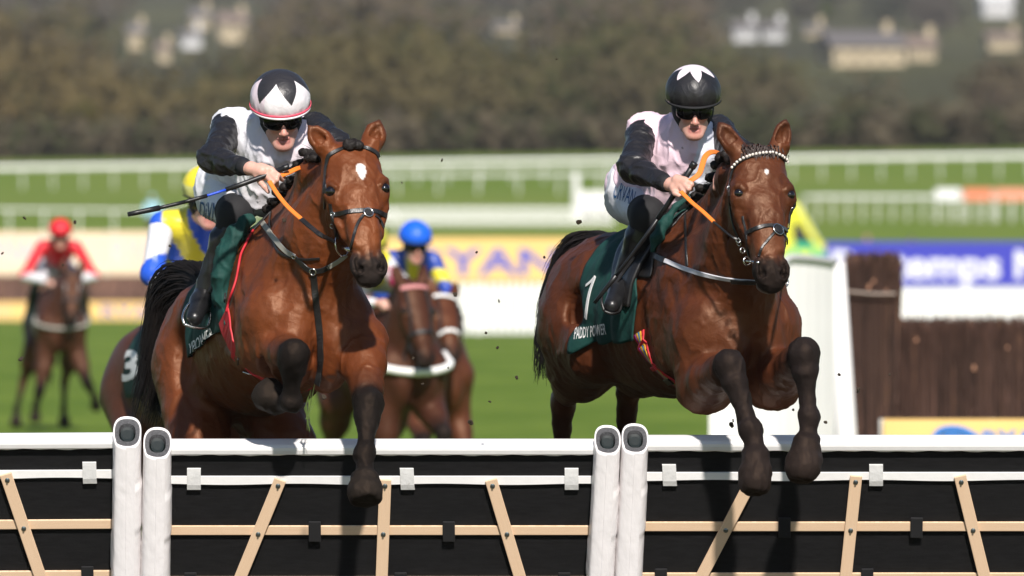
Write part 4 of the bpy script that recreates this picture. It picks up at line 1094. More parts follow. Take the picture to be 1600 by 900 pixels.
def stain(m, col, sc, thr, st=(1, 1, 1), amt=.7):
    "dirt and scuffs with edges of their own"
    nt = m.node_tree; b = nt.nodes['Principled BSDF']; L = nt.links; src = b.inputs['Base Color'].links[0].from_socket
    tc = nt.nodes['Texture Coordinate']; mp = nt.nodes.new('ShaderNodeMapping'); mp.inputs['Scale'].default_value = st; L.new(tc.outputs['Object'], mp.inputs[0])
    n = nt.nodes.new('ShaderNodeTexNoise'); n.inputs['Scale'].default_value = sc; n.inputs['Detail'].default_value = 9; n.inputs['Roughness'].default_value = .75; L.new(mp.outputs[0], n.inputs['Vector'])
    r = nt.nodes.new('ShaderNodeMapRange'); r.inputs['From Min'].default_value = thr; r.inputs['From Max'].default_value = thr+.07; r.inputs['To Max'].default_value = amt; L.new(n.outputs['Fac'], r.inputs['Value'])
    mx = nt.nodes.new('ShaderNodeMix'); mx.data_type = 'RGBA'; mx.inputs['B'].default_value = (*col, 1); L.new(r.outputs[0], mx.inputs['Factor']); L.new(src, mx.inputs['A']); L.new(mx.outputs['Result'], b.inputs['Base Color'])
stain(M_PAD, (.30, .24, .18), 3.5, .64, (1, 1, .6), .55); stain(M_RAILW, (.35, .30, .24), 5, .66, (.6, 1, 1), .5)
stain(M_PANEL, (.07, .065, .06), 16, .68, (1, 1, 1), .8); stain(M_TAPE, (.3, .28, .25), 20, .6)
def wood_mat():
    m = mat('pine_lath', (.66, .42, .22), rough=.6, bump=.25, bscale=30, bdist=.002)
    nt = m.node_tree; b = nt.nodes['Principled BSDF']; L = nt.links
    at = nt.nodes.new('ShaderNodeAttribute'); at.attribute_name = 'coat'
    w = nt.nodes.new('ShaderNodeTexWave'); w.wave_type = 'BANDS'; w.bands_direction = 'Y'; w.inputs['Scale'].default_value = 28; w.inputs['Distortion'].default_value = 7; w.inputs['Detail'].default_value = 3; w.inputs['Detail Scale'].default_value = 1.2
    mp = nt.nodes.new('ShaderNodeMapping'); mp.inputs['Scale'].default_value = (.12, 1, 1); L.new(at.outputs['Vector'], mp.inputs[0]); L.new(mp.outputs[0], w.inputs['Vector'])
    n = nt.nodes.new('ShaderNodeTexNoise'); n.inputs['Scale'].default_value = 6; L.new(mp.outputs[0], n.inputs['Vector'])
    r = nt.nodes.new('ShaderNodeValToRGB'); r.color_ramp.elements[0].color = (.66, .44, .27, 1); r.color_ramp.elements[1].color = (.78, .58, .40, 1); r.color_ramp.elements[0].position = .15; r.color_ramp.elements[1].position = .75
    mx = nt.nodes.new('ShaderNodeMath'); mx.operation = 'MULTIPLY_ADD'; mx.inputs[1].default_value = .6; L.new(w.outputs['Fac'], mx.inputs[0])
    m2 = nt.nodes.new('ShaderNodeMath'); m2.operation = 'MULTIPLY'; m2.inputs[1].default_value = .5; L.new(n.outputs['Fac'], m2.inputs[0]); L.new(m2.outputs[0], mx.inputs[2])
    L.new(mx.outputs[0], r.inputs[0]); L.new(r.outputs[0], b.inputs['Base Color']); return m
M_WOOD = wood_mat()

def hurdle(label, xl, yl, xr, yr, posts, laths, tapes, btapes):
    """xl,yl,xr,yr: photo pixels of the ends of the top edge; everything else hangs from it"""
    a = P(xl, yl, HY); b = P(xr, yr, HY); X = nz(b-a); W = np.linalg.norm(b-a)
    D = np.array([0, math.sin(LEAN), -math.cos(LEAN)]); D = nz(D-X*(D@X)); N = np.cross(X, D); N = N if N[1] < 0 else -N
    L = a[2]/math.cos(LEAN)-.02
    ax = np.array([X, D, N]); px_ = W/(xr-xl)
    f = lambda x, d, n=0: a+X*x+D*d+N*n
    R = empty('hurdle', f(W/2, L), label, 'hurdle', 'hurdles in the row')
    k = px_/math.cos(LEAN)        # metres down the sloping face for a photo pixel
    mb = MB(); mb.box(f(W/2, L/2+.01), (W, L-.02, .05), ax); mb.build('panel', M_PANEL, R, bevel=.004)
    # top rail: padded white roll
    mb = MB(); n = 60; prof = [(.002, -.05), (-.005, -.02), (-.004, .03), (.003, .048), (.014, .050), (.032, .048), (.039, .043), (.040, .030), (.026, .02), (.012, -.03)]
    V = []; F = []
    for i in range(n+1):
        x = W*i/n
        for (d, z) in prof: V.append(f(x, d+(.0022*math.sin(i*1.7)+.0015*math.sin(i*.63) if d > .035 else 0), z))
    m_ = len(prof)
    for i in range(n):
        for j in range(m_): F.append((i*m_+j, (i+1)*m_+j, (i+1)*m_+(j+1) % m_, i*m_+(j+1) % m_))
    F += [tuple(range(m_)), tuple(n*m_+j for j in range(m_))[::-1]]
    mb.add(V, F); mb.build('top_rail', M_RAILW, R)
    y1 = 48*k
    V = []; F = []; mb = MB()
    for i in range(n+1):
        x = W*i/n; s_ = .0030*math.sin(i*.33+xl)
        for (d, z) in ((y1, .026), (y1, .036), (y1+.034+s_, .038), (y1+.037+s_, .026)): V.append(f(x, d, z))
    for i in range(n):
        for j in range(4): F.append((i*4+j, (i+1)*4+j, (i+1)*4+(j+1) % 4, i*4+(j+1) % 4))
    F += [(0, 1, 2, 3), tuple(n*4+j for j in (3, 2, 1, 0))]; mb.add(V, F); mb.build('white_strip', M_RAILW, R)
    def plank(p0, p1, w, z0, z1, name):
        d = nz(p1-p0); s_ = nz(np.cross(d, N)); V = []; C = []; c0 = random.random()*20; l = np.linalg.norm(p1-p0)
        for t, q in ((0, p0), (1, p1)):
            for sg in (-1, 1):
                for z in (z0, z1): V.append(q+s_*sg*w/2+N*z); C.append((c0+t*l*10, c0*1.7+sg*w/2*30, 0))
        me = mesh_np(name, V, [(0, 1, 3, 2), (4, 6, 7, 5), (0, 4, 5, 1), (2, 3, 7, 6), (0, 2, 6, 4), (1, 5, 7, 3)], False, np.array(C))
        bm = bmesh.new(); bm.from_mesh(me); bmesh.ops.recalc_face_normals(bm, faces=bm.faces); bm.to_mesh(me); bm.free()
        o = link(name, me, M_WOOD, R); md = o.modifiers.new('b', 'BEVEL'); md.width = .003; md.segments = 2; return o
    y2 = 133*k; y3 = 214*k
    plank(f(.0, y2), f(W, y2), 15.5*px_, .027, .040, 'cross_lath'); plank(f(.0, y3), f(W, y3), 15.5*px_, .027, .040, 'cross_lath')
    for (x0, x1) in laths:       # pixel x at the top of the lath and where it crosses the frame bottom (y=+214)
        p0 = f((x0-xl)*px_, 51*k); p1 = f((x1-xl)*px_, 214*k); p1 = p0+(p1-p0)*1.22
        lo = plank(p0, p1, 19*px_, .041, .053, 'lath')
        for t in (.045, .43):
            q = p0+(p1-p0)*t/1.0; mb = MB(); mb.tube([q+N*.053, q+N*.056, q+N*.058], [.0105, .0105, .007], 12); mb.tube([q+N*.057, q+N*.064], .0042, 6); mb.build('bolt', M_ZINC, lo)
    rs = random.Random(xl)
    for x in tapes:
        xx = (x-xl)*px_; V = []; F = []; mb = MB(); w = .058; sk = rs.uniform(-.008, .008)
        pr = [(y1-.036, .027), (y1-.034, .034), (y1-.004, .040), (y1+.035, .045), (y1+.058, .042), (y1+.060, .03)]
        for j, (d, z) in enumerate(pr):
            V += [f(xx-w/2+sk*j/5, d, z), f(xx+w/2+sk*j/5, d+.003*sk*100*0, z)]; V += [f(xx-w/2+sk*j/5, d, z-.004), f(xx+w/2+sk*j/5, d, z-.004)]
        for j in range(5):
            q = j*4; F += [(q, q+4, q+5, q+1), (q+2, q+3, q+7, q+6), (q, q+2, q+6, q+4), (q+1, q+5, q+7, q+3)]
        F += [(0, 1, 3, 2), (20, 22, 23, 21)]; mb.add(V, F); mb.build('white_tie', M_TAPE, R)
    for x, dy in btapes:
        xx = (x-xl)*px_; mb = MB(); mb.box(f(xx, dy*k+.002, .044), (.052, .094, .012), ax); mb.build('black_tie', M_BTAPE, R, bevel=.004)
    # padded end posts: hollow ends show foam and a dark core
    for (x0, y0, x1, w) in posts:
        top = f((x0-xl)*px_, (y0-yl)*k-.0, .055); bot = f((x1-xl)*px_, 214*k, .075); bot = top+(bot-top)*1.45
        d = nz(bot-top); s_ = nz(np.cross(d, N)); s_ = s_ if s_[0] > 0 else -s_; nn = nz(np.cross(s_, d)); nn = nn if nn[1] < 0 else -nn
        r = w*px_/2; PR = []
        for t in np.linspace(0, 2*math.pi, 33)[:-1]:
            q = 1.0-.05*math.cos(2*t+.3); e = abs(math.cos(t))**.8*np.sign(math.cos(t)), abs(math.sin(t))**.8*np.sign(math.sin(t))
            PR.append((e[0]*r*q, e[1]*r*1.12*q))
        V = []; n2 = 60; Lp = np.linalg.norm(bot-top); mm = len(PR)
        cut = lambda u, v: v*.55                # the top is cut level, so it faces the camera a little
        for i in range(n2+1):
            for j, (u, v) in enumerate(PR):
                t = i/n2; wr = .0005*math.sin(j*.9+i*.8+x0)*math.sin(i*.35+j*.2)+.0006*math.sin(i*1.9+j*.5+x0)*max(0, math.sin(i*.21+x0))**6+(.004 if (j in (11, 12)) else 0)+(.0045 if (12 < i < 26 and j < 7) else 0)+(.0045 if (28 < i < 39 and j > 15 and j < 27) else 0)
                gain = 1+.10*t+wr/r*1.0
                V.append(top+d*(t*Lp+(1-t)*cut(u, v)*1.0)+s_*u*gain+nn*(v)*gain)
        F = [(i*mm+j, i*mm+(j+1) % mm, (i+1)*mm+(j+1) % mm, (i+1)*mm+j) for i in range(n2) for j in range(mm)]
        mb = MB(); mb.add(V, F); po = mb.build('end_post', M_PAD, R, smooth=True); md = po.modifiers.new('t', 'SOLIDIFY'); md.thickness = .006; md.offset = -1 
        bm = bmesh.new(); bm.from_mesh(po.data); bmesh.ops.recalc_face_normals(bm, faces=bm.faces); bm.to_mesh(po.data); bm.free()
        mb = MB(); q0 = [top+d*(Lp*t_)+s_*r*.28*(1+.1*t_)+nn*r*1.14*(1+.1*t_) for t_ in np.linspace(.045, 1, 12)]; mb.strap(q0, [nn]*12, r*.62, .0035); mb.build('seam_flap', M_PAD, po)
        def cap(sc0, sc1, dep, m, nm, zoff=.004):
            V = []
            for sc in (sc0, sc1):
                for (u, v) in PR: V.append(top+d*(cut(u*sc, v*sc)+zoff)+s_*u*sc+nn*v*sc)
            for (u, v) in PR: V.append(top+d*(cut(u*sc1, v*sc1)+zoff+dep)+s_*u*sc1+nn*v*sc1)
            F = [(k_*mm+j, k_*mm+(j+1) % mm, (k_+1)*mm+(j+1) % mm, (k_+1)*mm+j) for k_ in range(2) for j in range(mm)]
            if sc1 < .5: F.append(tuple(range(2*mm, 3*mm)))
            mb = MB(); mb.add(V, F); return mb.build(nm, m, po)
        cap(.95, .60, .07, M_FOAM, 'foam_ring', .006)
        V = []; mb = MB()
        for sc, z in ((.60, .03), (.45, .008), (.30, .010)):
            for (u, v) in PR: V.append(top+d*(cut(u*sc, v*sc)+z+.004)+s_*u*sc*1.0+nn*v*sc)
        F = [(k_*mm+j, k_*mm+(j+1) % mm, (k_+1)*mm+(j+1) % mm, (k_+1)*mm+j) for k_ in range(2) for j in range(mm)]+[tuple(range(2*mm, 3*mm))]
        mb.add(V, F); mb.build('post_core', M_CORE, po)
    return R
random.seed(5)
hurdle('hurdle cut off by the left edge of the photo', -540, 686, 196, 682, [(200, 670, 193, 46)], [(-420, -470), (-230, -235), (8, 58)], [139, -150, -400], [(132, 214), (-60, 133), (-260, 133)])
hurdle('middle hurdle, under the bright bay horse', 250, 692, 952, 692, [(247, 683, 240, 46), (949, 678, 938, 43)], [(438, 370), (602, 595), (767, 815)], [303, 635, 893], [(491, 133), (701, 133), (882, 214), (625, 214), (295, 214)])
hurdle('hurdle right of the middle posts, under the dark bay horse', 988, 686, 1760, 686, [(992, 676, 982, 44), (1785, 676, 1795, 41)], [(1178, 1096), (1338, 1324), (1500, 1543), (1680, 1760)], [1045, 1369, 1640], [(1227, 133), (1434, 133), (1358, 214), (1034, 214), (1640, 133)])
# ------------------------------------------------------------------ the setting
GP = [(0, 0), (210, 0), (230, .08), (296, .2), (318, 1.6), (332, 3.1), (350, 3.9), (400, 5.3), (470, 6.5), (520, 8.6), (560, 9.6), (760, 14.8), (900, 18.6), (1100, 29), (1300, 34), (1800, 60), (2600, 98), (2900, 100)]
def gz(Y, X=0):
    for (a, b), (c, d) in zip(GP, GP[1:]):
        if Y <= c:
            t = (Y-a)/(c-a); z = b+(d-b)*t; break
    return z+(X*.012*min(1, max(0, (Y-330)/150)) if Y > 330 else 0)
def sheet(name, y0, y1, ny, xw, nx, m, lift=0., bumpy=0.):
    ys = np.geomspace(max(y0, 1), y1, ny) if y0 > 0 else np.concatenate([[-60], np.linspace(0, y1, ny-1)])
    V = []; 
    for y in ys:
        w = max(60, y*.16) if xw is None else xw
        for i in range(nx): x = -w+2*w*i/(nx-1); V.append((x, y, gz(max(y, 0), x)+lift+bumpy*math.sin(x*.02+y*.013)*min(1, max(0, (y-600)/400))))
    F = np.array([(j*nx+i, j*nx+i+1, (j+1)*nx+i+1, (j+1)*nx+i) for j in range(len(ys)-1) for i in range(nx-1)])
    o = link(name, mesh_np(name, V, F), m); o['kind'] = 'structure'; return o
def grass_mat(name, a, b, sc):
    m = mat(name, a, rough=.95, spec=.12, bump=.8, bscale=14, bdist=.05)
    nt = m.node_tree; L = nt.links; n = nt.nodes.new('ShaderNodeTexNoise'); n.inputs['Scale'].default_value = sc; n.inputs['Detail'].default_value = 8; n.inputs['Roughness'].default_value = .7
    tc = nt.nodes['Texture Coordinate']; mp = nt.nodes.new('ShaderNodeMapping'); mp.inputs['Scale'].default_value = (1, .25, 1); L.new(tc.outputs['Object'], mp.inputs[0]); L.new(mp.outputs[0], n.inputs['Vector'])
    r = nt.nodes.new('ShaderNodeValToRGB'); r.color_ramp.elements[0].color = (*a, 1); r.color_ramp.elements[1].color = (*b, 1); r.color_ramp.elements[0].position = .35; r.color_ramp.elements[1].position = .65
    L.new(n.outputs['Fac'], r.inputs[0]); L.new(r.outputs[0], nt.nodes['Principled BSDF'].inputs['Base Color']); return m
M_TURF = grass_mat('turf', (.078, .140, .012), (.160, .225, .032), .45)
M_TURF2 = grass_mat('far_turf', (.115, .185, .022), (.165, .215, .040), .06)
M_HILL = grass_mat('hillside', (.035, .035, .018), (.075, .075, .03), .02)
sheet('turf_course', -1, 322, 90, 90, 3, M_TURF)
sheet('far_field', 322, 575, 30, None, 9, M_TURF2)
sheet('hillside', 575, 2900, 60, None, 25, M_HILL, 0, .6)

M_DAMPER = grass_mat('bounce_damper', (.045, .042, .018), (.085, .070, .036), 2.0)  # added dark ground patch, out of view, to cut green bounce on the bellies
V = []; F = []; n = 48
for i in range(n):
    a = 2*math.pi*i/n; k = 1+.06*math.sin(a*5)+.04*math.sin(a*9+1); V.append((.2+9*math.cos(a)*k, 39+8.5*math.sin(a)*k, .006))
V.append((.2, 39, .006)); o = link('bounce_damper_patch', mesh_np('bounce_damper_patch', V, [(i, (i+1) % n, n) for i in range(n)], False), M_DAMPER); o['kind'] = 'structure'
# winter woods over the hillside: one mass of twiggy crowns
def leaves(mb_, c, R, n, rs, size, cols, col):
    V, F, C = mb_
    for _ in range(n):
        v = np.array([rs.gauss(0, .45), rs.gauss(0, .45), rs.gauss(.1, .42)])*R; p = c+v; s_ = size*rs.uniform(.6, 1.5)
        a = nz([rs.gauss(0, 1), rs.gauss(0, 1), rs.gauss(0, 1)]); b = nz(np.cross(a, [rs.gauss(0, 1), rs.gauss(0, 1), rs.gauss(0, 1)]))
        k = len(V); V += [p-a*s_, p+b*s_, p+a*s_, p-b*s_*.8]; F.append((k, k+1, k+2, k+3)); q = rs.uniform(.94, 1.06); C += [(col[0]*q, col[1]*q, col[2]*q)]*4
M_WOODS = mat('winter_twigs', (.1, .08, .05), rough=.95, spec=.05, attr='coat')
_nt = M_WOODS.node_tree; _g = _nt.nodes.new('ShaderNodeNewGeometry'); _a = _nt.nodes.new('ShaderNodeVectorMath'); _a.operation = 'MULTIPLY_ADD'; _a.inputs[1].default_value = (.15, .15, .15); _a.inputs[2].default_value = (0, -.5, .75)   # fine twigs scatter light like a rounded crown, not like flat leaves
_b = _nt.nodes.new('ShaderNodeVectorMath'); _b.operation = 'NORMALIZE'; _nt.links.new(_g.outputs['Normal'], _a.inputs[0]); _nt.links.new(_a.outputs[0], _b.inputs[0]); _nt.links.new(_b.outputs[0], _nt.nodes['Principled BSDF'].inputs['Normal'])
rs = random.Random(11); wb = ([], [], [])
HOUSES = [(1345, 108, 115, 60), (1437, 100, 42, 45), (1162, 66, 36, 34), (1207, 66, 34, 32), (1270, 60, 30, 22), (1555, 24, 46, 36), (1565, 78, 50, 30), (312, 47, 30, 34), (362, 62, 44, 44), (212, 72, 24, 36), (255, 94, 20, 28), (298, 70, 30, 24), (790, 54, 40, 20)]
CW = [(.074, .058, .040), (.100, .074, .042), (.076, .062, .038), (.058, .058, .022), (.120, .083, .038), (.068, .054, .036), (.030, .038, .014)]
for i in range(1700):
    Y = rs.choice([rs.uniform(590, 800), rs.uniform(700, 1300), rs.uniform(1100, 2500)]); X = rs.uniform(-1, 1)*Y*.075
    base = gz(Y, X); h_ = rs.uniform(5, 10); patch = math.sin(X*.03+Y*.011)+math.sin(X*.017-Y*.007)
    px_, pt = 800+X*FPX/Y, HOR-(base+h_*1.15-CAMZ)*FPX/Y; wt = h_*.95*FPX/Y; pb = HOR-(base-CAMZ)*FPX/Y
    if any(abs(px_-a) < w/2+wt*.7 and pt < b-hh*.25 and pb > b-hh*.9 for a, b, w, hh in HOUSES): continue
    if Y > 1000 and patch < -1.0 and rs.random() < .3: continue
    w1 = .5+.5*math.sin(X*.021+Y*.006); w2 = .5+.5*math.sin(X*.043-Y*.009+2); q_ = rs.uniform(.94, 1.06)
    col = CW[6] if rs.random() < .05 or w1*w2 > .9 else tuple(q_*1.0*((a*w1+b*(1-w1))*w2+c*(1-w2)) for a, b, c in zip(CW[4], CW[3], CW[0]))
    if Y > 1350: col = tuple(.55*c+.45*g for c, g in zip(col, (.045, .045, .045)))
    leaves(wb, np.array([X, Y, base+h_*.5]), np.array([h_*.62, h_*.62, h_*.55]), 110, rs, .34 if Y < 900 else .65, None, col)
o = link('wood', mesh_np('wood', wb[0], np.array(wb[1]), False, np.array(wb[2])), M_WOODS); tag(o, 'brown and olive leafless winter wood covering the far hillside', 'wood', kind='stuff')
wb = ([], [], [])
for i in range(420):
    X = -48+96*i/420; Y = 566+rs.uniform(-5, 5); leaves(wb, np.array([X, Y, gz(Y, X)+rs.uniform(.6, 1.8)]), np.array([1.2, 1.5, 1.1]), 26, rs, .35, None, rs.choice([(.05, .052, .026), (.065, .055, .036), (.04, .045, .02), (.085, .07, .045)]))
o = link('hedge', mesh_np('hedge', wb[0], np.array(wb[1]), False, np.array(wb[2])), M_WOODS); tag(o, 'low dark hedge running along the back of the far field', 'hedge')
M_BARK = mat('bark', (.09, .07, .055), rough=.9)
def tree(px, pyb, Y, hpx, wpx, col, label, n=700):
    if Y > 700: Y = min(range(620, 2600, 8), key=lambda q: abs(HOR-(gz(q, (px-800)*q/FPX)-CAMZ)*FPX/q-pyb))
    X = (px-800)*Y/FPX; b = np.array([X, Y, gz(Y, X)]); hm = hpx*Y/FPX; wm = wpx*Y/FPX; e = empty('tree', b, label, 'tree', 'separate trees in front of the wood')
    mb = MB(); mb.tube([b, b+[0, 0, hm*.4], b+[wm*.05, 0, hm*.75]], [hm*.04, hm*.028, hm*.01], 7)
    for k in range(7):
        a = rs.uniform(0, 6.3); q = b+np.array([0, 0, hm*rs.uniform(.3, .6)]); mb.tube([q, q+np.array([math.cos(a)*wm*.2, math.sin(a)*wm*.2, hm*.15]), q+np.array([math.cos(a)*wm*.38, math.sin(a)*wm*.38, hm*.26])], [hm*.015, hm*.01, hm*.004], 5)
    mb.build('trunk', M_BARK, e); w_ = ([], [], [])
    for k in range(9): leaves(w_, b+np.array([rs.uniform(-.3, .3)*wm, rs.uniform(-.3, .3)*wm, hm*rs.uniform(.35, .8)]), np.array([wm*.24, wm*.24, hm*.2]), n//9, rs, hm*.028, None, tuple(c*rs.uniform(.8, 1.2) for c in col))
    link('crown', mesh_np('crown', w_[0], np.array(w_[1]), False, np.array(w_[2])), M_WOODS, e)
tree(137, 238, 575, 90, 80, (.085, .075, .022), 'rounded yellow-olive tree at far left above the field rail')
tree(210, 240, 580, 60, 60, (.045, .06, .026), 'low dark green tree right of the yellow-olive tree')
tree(855, 150, 1050, 50, 50, (.05, .06, .028), 'small dark green tree standing alone in the brown wood')
tree(925, 240, 577, 60, 55, (.035, .045, .018), 'dark green tree behind the right rider\'s back')
tree(838, 240, 572, 48, 60, (.04, .06, .022), 'broad dark green bush left of the dark green tree')
tree(1340, 240, 572, 90, 110, (.062, .060, .03), 'wide olive tree right of the right horse\'s ears')
tree(1290, 55, 1700, 55, 24, (.06, .08, .02), 'slim yellow-green tree beside the cream barn')
tree(95, 60, 1650, 75, 90, (.025, .035, .024), 'big blackish evergreen at the upper left')
tree(1450, 235, 580, 80, 90, (.07, .062, .04), 'brown-grey bushy tree second from the right edge')
tree(1575, 235, 585, 90, 80, (.085, .07, .05), 'brown-grey bushy tree at the right edge')
tree(600, 235, 585, 70, 80, (.095, .075, .055), 'leafless brown tree between the riders, left')
tree(735, 235, 588, 60, 80, (.10, .078, .055), 'leafless brown tree midway between the riders')
# houses
M_STONE = mat('cotswold_stone', (.46, .38, .25), rough=.9, var=.15, vscale=1); M_WHW = mat('white_render', (.6, .6, .6), rough=.9); M_ROOF = mat('slate_roof', (.12, .11, .11), rough=.8, var=.2, vscale=2); M_TILE = mat('brown_tile_roof', (.16, .12, .10), rough=.8)
M_WIN = mat('window_glass', (.03, .035, .04), rough=.15)
def house(px, pyb, Y, wpx, hpx, label, wall=M_STONE, roof=M_ROOF, ry=.15, nw=4):
    Y = min(range(620, 2600, 8), key=lambda q: abs(HOR-(gz(q, (px-800)*q/FPX)-CAMZ)*FPX/q-pyb))
    s_ = Y/FPX; X = (px-800)*s_; w, hh = wpx*s_, hpx*s_; z = CAMZ-(pyb-HOR)*s_; dp = min(w, 9)
    e = empty('house', (X, Y, z), label, 'house', 'houses on the hillside'); hw = hh*.58
    ax = np.array([[math.cos(ry), math.sin(ry), 0], [-math.sin(ry), math.cos(ry), 0], [0, 0, 1]]); b = np.array([X, Y, z])
    f = lambda x, y, u: b+ax[0]*x+ax[1]*y+ax[2]*u
    mb = MB(); mb.box(f(0, 0, hw/2-6), (w, dp, hw+12), ax); mb.build('wall', wall, e)
    mb = MB(); o_ = .35; mb.add([f(-w/2-o_, -dp/2-o_, hw-.1), f(w/2+o_, -dp/2-o_, hw-.1), f(w/2+o_, dp/2+o_, hw-.1), f(-w/2-o_, dp/2+o_, hw-.1), f(-w/2-o_, 0, hh), f(w/2+o_, 0, hh)], [(0, 1, 5, 4), (2, 3, 4, 5), (0, 4, 3), (1, 2, 5), (0, 3, 2, 1)]); r = mb.build('roof', roof, e)
    mb = MB(); mb.box(f(w*.36, 0, hh+.3), (.9, .7, 1.8), ax); mb.build('chimney', wall, r)
    for k in range(nw): 
        mb = MB(); mb.box(f(-w/2+w*(k+.5)/nw, -dp/2-.02, hw*.55), (w/nw*.32, .08, hw*.35), ax); mb.build('window', M_WIN, e)
house(1345, 108, 1700, 115, 60, 'long cream stone barn with grey roof on the right hillside', ry=.2, nw=5)
house(1437, 100, 1720, 42, 45, 'small stone house directly right of the long cream barn', roof=M_TILE)
house(1162, 66, 1750, 36, 34, 'cream house left of the white house above the right rider', M_WHW)
house(1207, 66, 1760, 34, 32, 'white house above the right horse\'s ears', M_WHW)
house(1270, 60, 1790, 30, 22, 'small grey-walled house just left above the long barn', M_STONE)
house(1555, 24, 1900, 46, 36, 'bright white house in the top right corner', M_WHW, roof=M_WHW)
house(1565, 78, 1800, 50, 30, 'low stone house half hidden by trees at the right edge', M_STONE, roof=M_TILE)
house(312, 47, 1820, 30, 34, 'cream house with steep roof at upper left, middle of three', M_STONE)
house(362, 62, 1780, 44, 44, 'larger cream house right of the steep-roofed one', M_STONE, roof=M_TILE)
house(212, 72, 1740, 24, 36, 'narrow stone house leftmost on the upper left hillside', M_STONE)
house(255, 94, 1600, 20, 28, 'tiny ochre cottage below the cream houses', M_STONE, roof=M_TILE)
house(298, 70, 1700, 30, 24, 'little white cottage between the cream houses', M_WHW)
house(790, 54, 1850, 40, 20, 'low stone house far up between the riders', M_STONE)

# ------------------------------------------------------------------ rails, boards and fences of the course
M_RAIL = mat('white_plastic_rail', (.82, .81, .80), rough=.5)
def rail(label, pts, hgt, step, r=.06, bars=(1.0,), name='running_rail'):
    "pts: (photo x, distance) along the line"
    wp = [np.array([(x-800)*Y/FPX, Y, 0]) for x, Y in pts]; L = 0; q = []
    for a, b in zip(wp, wp[1:]):
        n = max(1, int(np.linalg.norm(b-a)/step))
        for i in range(n): q.append(a+(b-a)*i/n)
    q.append(wp[-1]); q = [p+np.array([0, 0, gz(p[1], p[0])]) for p in q]
    e = empty(name, q[0], label, 'rail')
    for t in bars:
        mb = MB(); mb.tube([p+[0, 0, hgt*t] for p in q], r, 8); mb.build('rail_bar', M_RAIL, e, smooth=True)
    for p in q[:98]:
        mb = MB(); mb.tube([p+[0, .25, 0], p+[0, .1, hgt*.55], p+[0, 0, hgt]], [.05, .045, .045], 6); mb.build('post', M_RAIL, e)
rail('long white running rail along the back of the far field', [(-60, 478), (700, 478), (1100, 478), (1700, 478)], 1.2, 1.65, .14)
rail('white running rail low on the far field at left', [(-40, 338), (620, 334)], .95, 1.4, .05)
rail('white running rail crossing the middle of the far field at right', [(1255, 352), (1700, 350)], .95, .6, .07)
rail('upper white rail behind the white trailer', [(560, 430), (1000, 425)], 1.0, 2.0, .07)
def palings(label, x0, x1, Y, top, bot, step, w=.09, name='paling_fence', zb=None, cat='fence'):
    a = P(x0, top, Y); b = P(x1, top, Y); zb = CAMZ-(bot-HOR)*Y/FPX if zb is None else zb; n = min(98, max(3, int((b[0]-a[0])/step)))
    e = empty(name, (a[0], Y, zb), label, cat)
    for i in range(n):
        x = a[0]+(b[0]-a[0])*(i+.5)/n; mb = MB(); hh = a[2]-zb; ww = w/2
        V = [(x-ww, Y-.02, zb), (x+ww, Y-.02, zb), (x+ww, Y-.02, a[2]-.1), (x, Y-.02, a[2]), (x-ww, Y-.02, a[2]-.1)]; V += [(v[0], Y+.02, v[2]) for v in V]
        mb.add(V, [(0, 1, 2, 3, 4), (5, 9, 8, 7, 6)]+[(k, (k+1) % 5+5 if False else k+5, (k+1) % 5+5, (k+1) % 5) for k in range(5)]); mb.build('pale', M_RAIL, e)
    for t in (.25, .8):
        mb = MB(); mb.box(((a[0]+b[0])/2, Y+.05, zb+(a[2]-zb)*t), (b[0]-a[0], .04, .09)); mb.build('cross_bar', M_RAIL, e)
palings('white paling fence in the middle distance between the two horses', 590, 960, 345, 322, 352, .16, .07)
palings('close white palings below the yellow banner between the horses', 596, 1112, 228, 440, 521, .20, .165)
palings('close white palings below the blue banner at right', 1285, 1680, 225, 446, 514, .17, .16)
# banners
M_YEL = mat('yellow_banner', (.86, .56, .20), rough=.7, var=.05, vscale=.8); M_PALE = mat('cream_banner', (.86, .66, .48), rough=.7, var=.1, vscale=.5); M_BLUEB = mat('blue_banner', (.035, .04, .42), rough=.6); M_BPRINT = mat('blue_lettering', (.06, .09, .50), rough=.6); M_WPRINT = mat('white_lettering', (.8, .8, .82), rough=.6); M_CY = mat('light_blue_print', (.03, .20, .62), rough=.6)
def banner(label, x0, x1, y0, y1, Y, m, texts, name='banner', back=None, group=None):
    a = P(x0, y1, Y); b = P(x1, y0, Y); e = empty(name, (a+b)/2-[0, 0, (b[2]-a[2])/2], label, 'banner', group)
    mb = MB(); mb.box((a+b)/2, (b[0]-a[0], .05, b[2]-a[2])); mb.build('sheet', m, e)
    for t, tx0, tx1, ty0, ty1, mm, bo in texts:
        V, F = textmesh(t, bo); q0 = P(tx0, ty1, Y); q1 = P(tx1, ty0, Y)
        W = [(q0[0]+v[0]*(q1[0]-q0[0]), Y-.031, q0[2]+v[1]*(q1[2]-q0[2])) for v in V]; link('lettering', mesh_np('lettering', W, F, False), mm, e)
    n = max(2, int((b[0]-a[0])/2.5)); 
    for i in range(n+1):
        mb = MB(); x = a[0]+(b[0]-a[0])*i/n; g = gz(Y); mb.tube([(x, Y+.07, g), (x, Y+.07, b[2])], .03, 6); mb.build('post', M_RAIL, e)
    return e
banner('yellow banner with large blue letters behind the middle horses', 590, 905, 372, 440, 230, M_YEL, [('RYANAIR', 650, 1010, 388, 430, M_BPRINT, .02)])
banner('pale yellow banner with faint letters behind the red rider', -70, 165, 362, 430, 300, M_PALE, [('RYANAIR', -60, 80, 372, 410, mat('faded_blue_print', (.50, .46, .62), rough=.7), .0)])
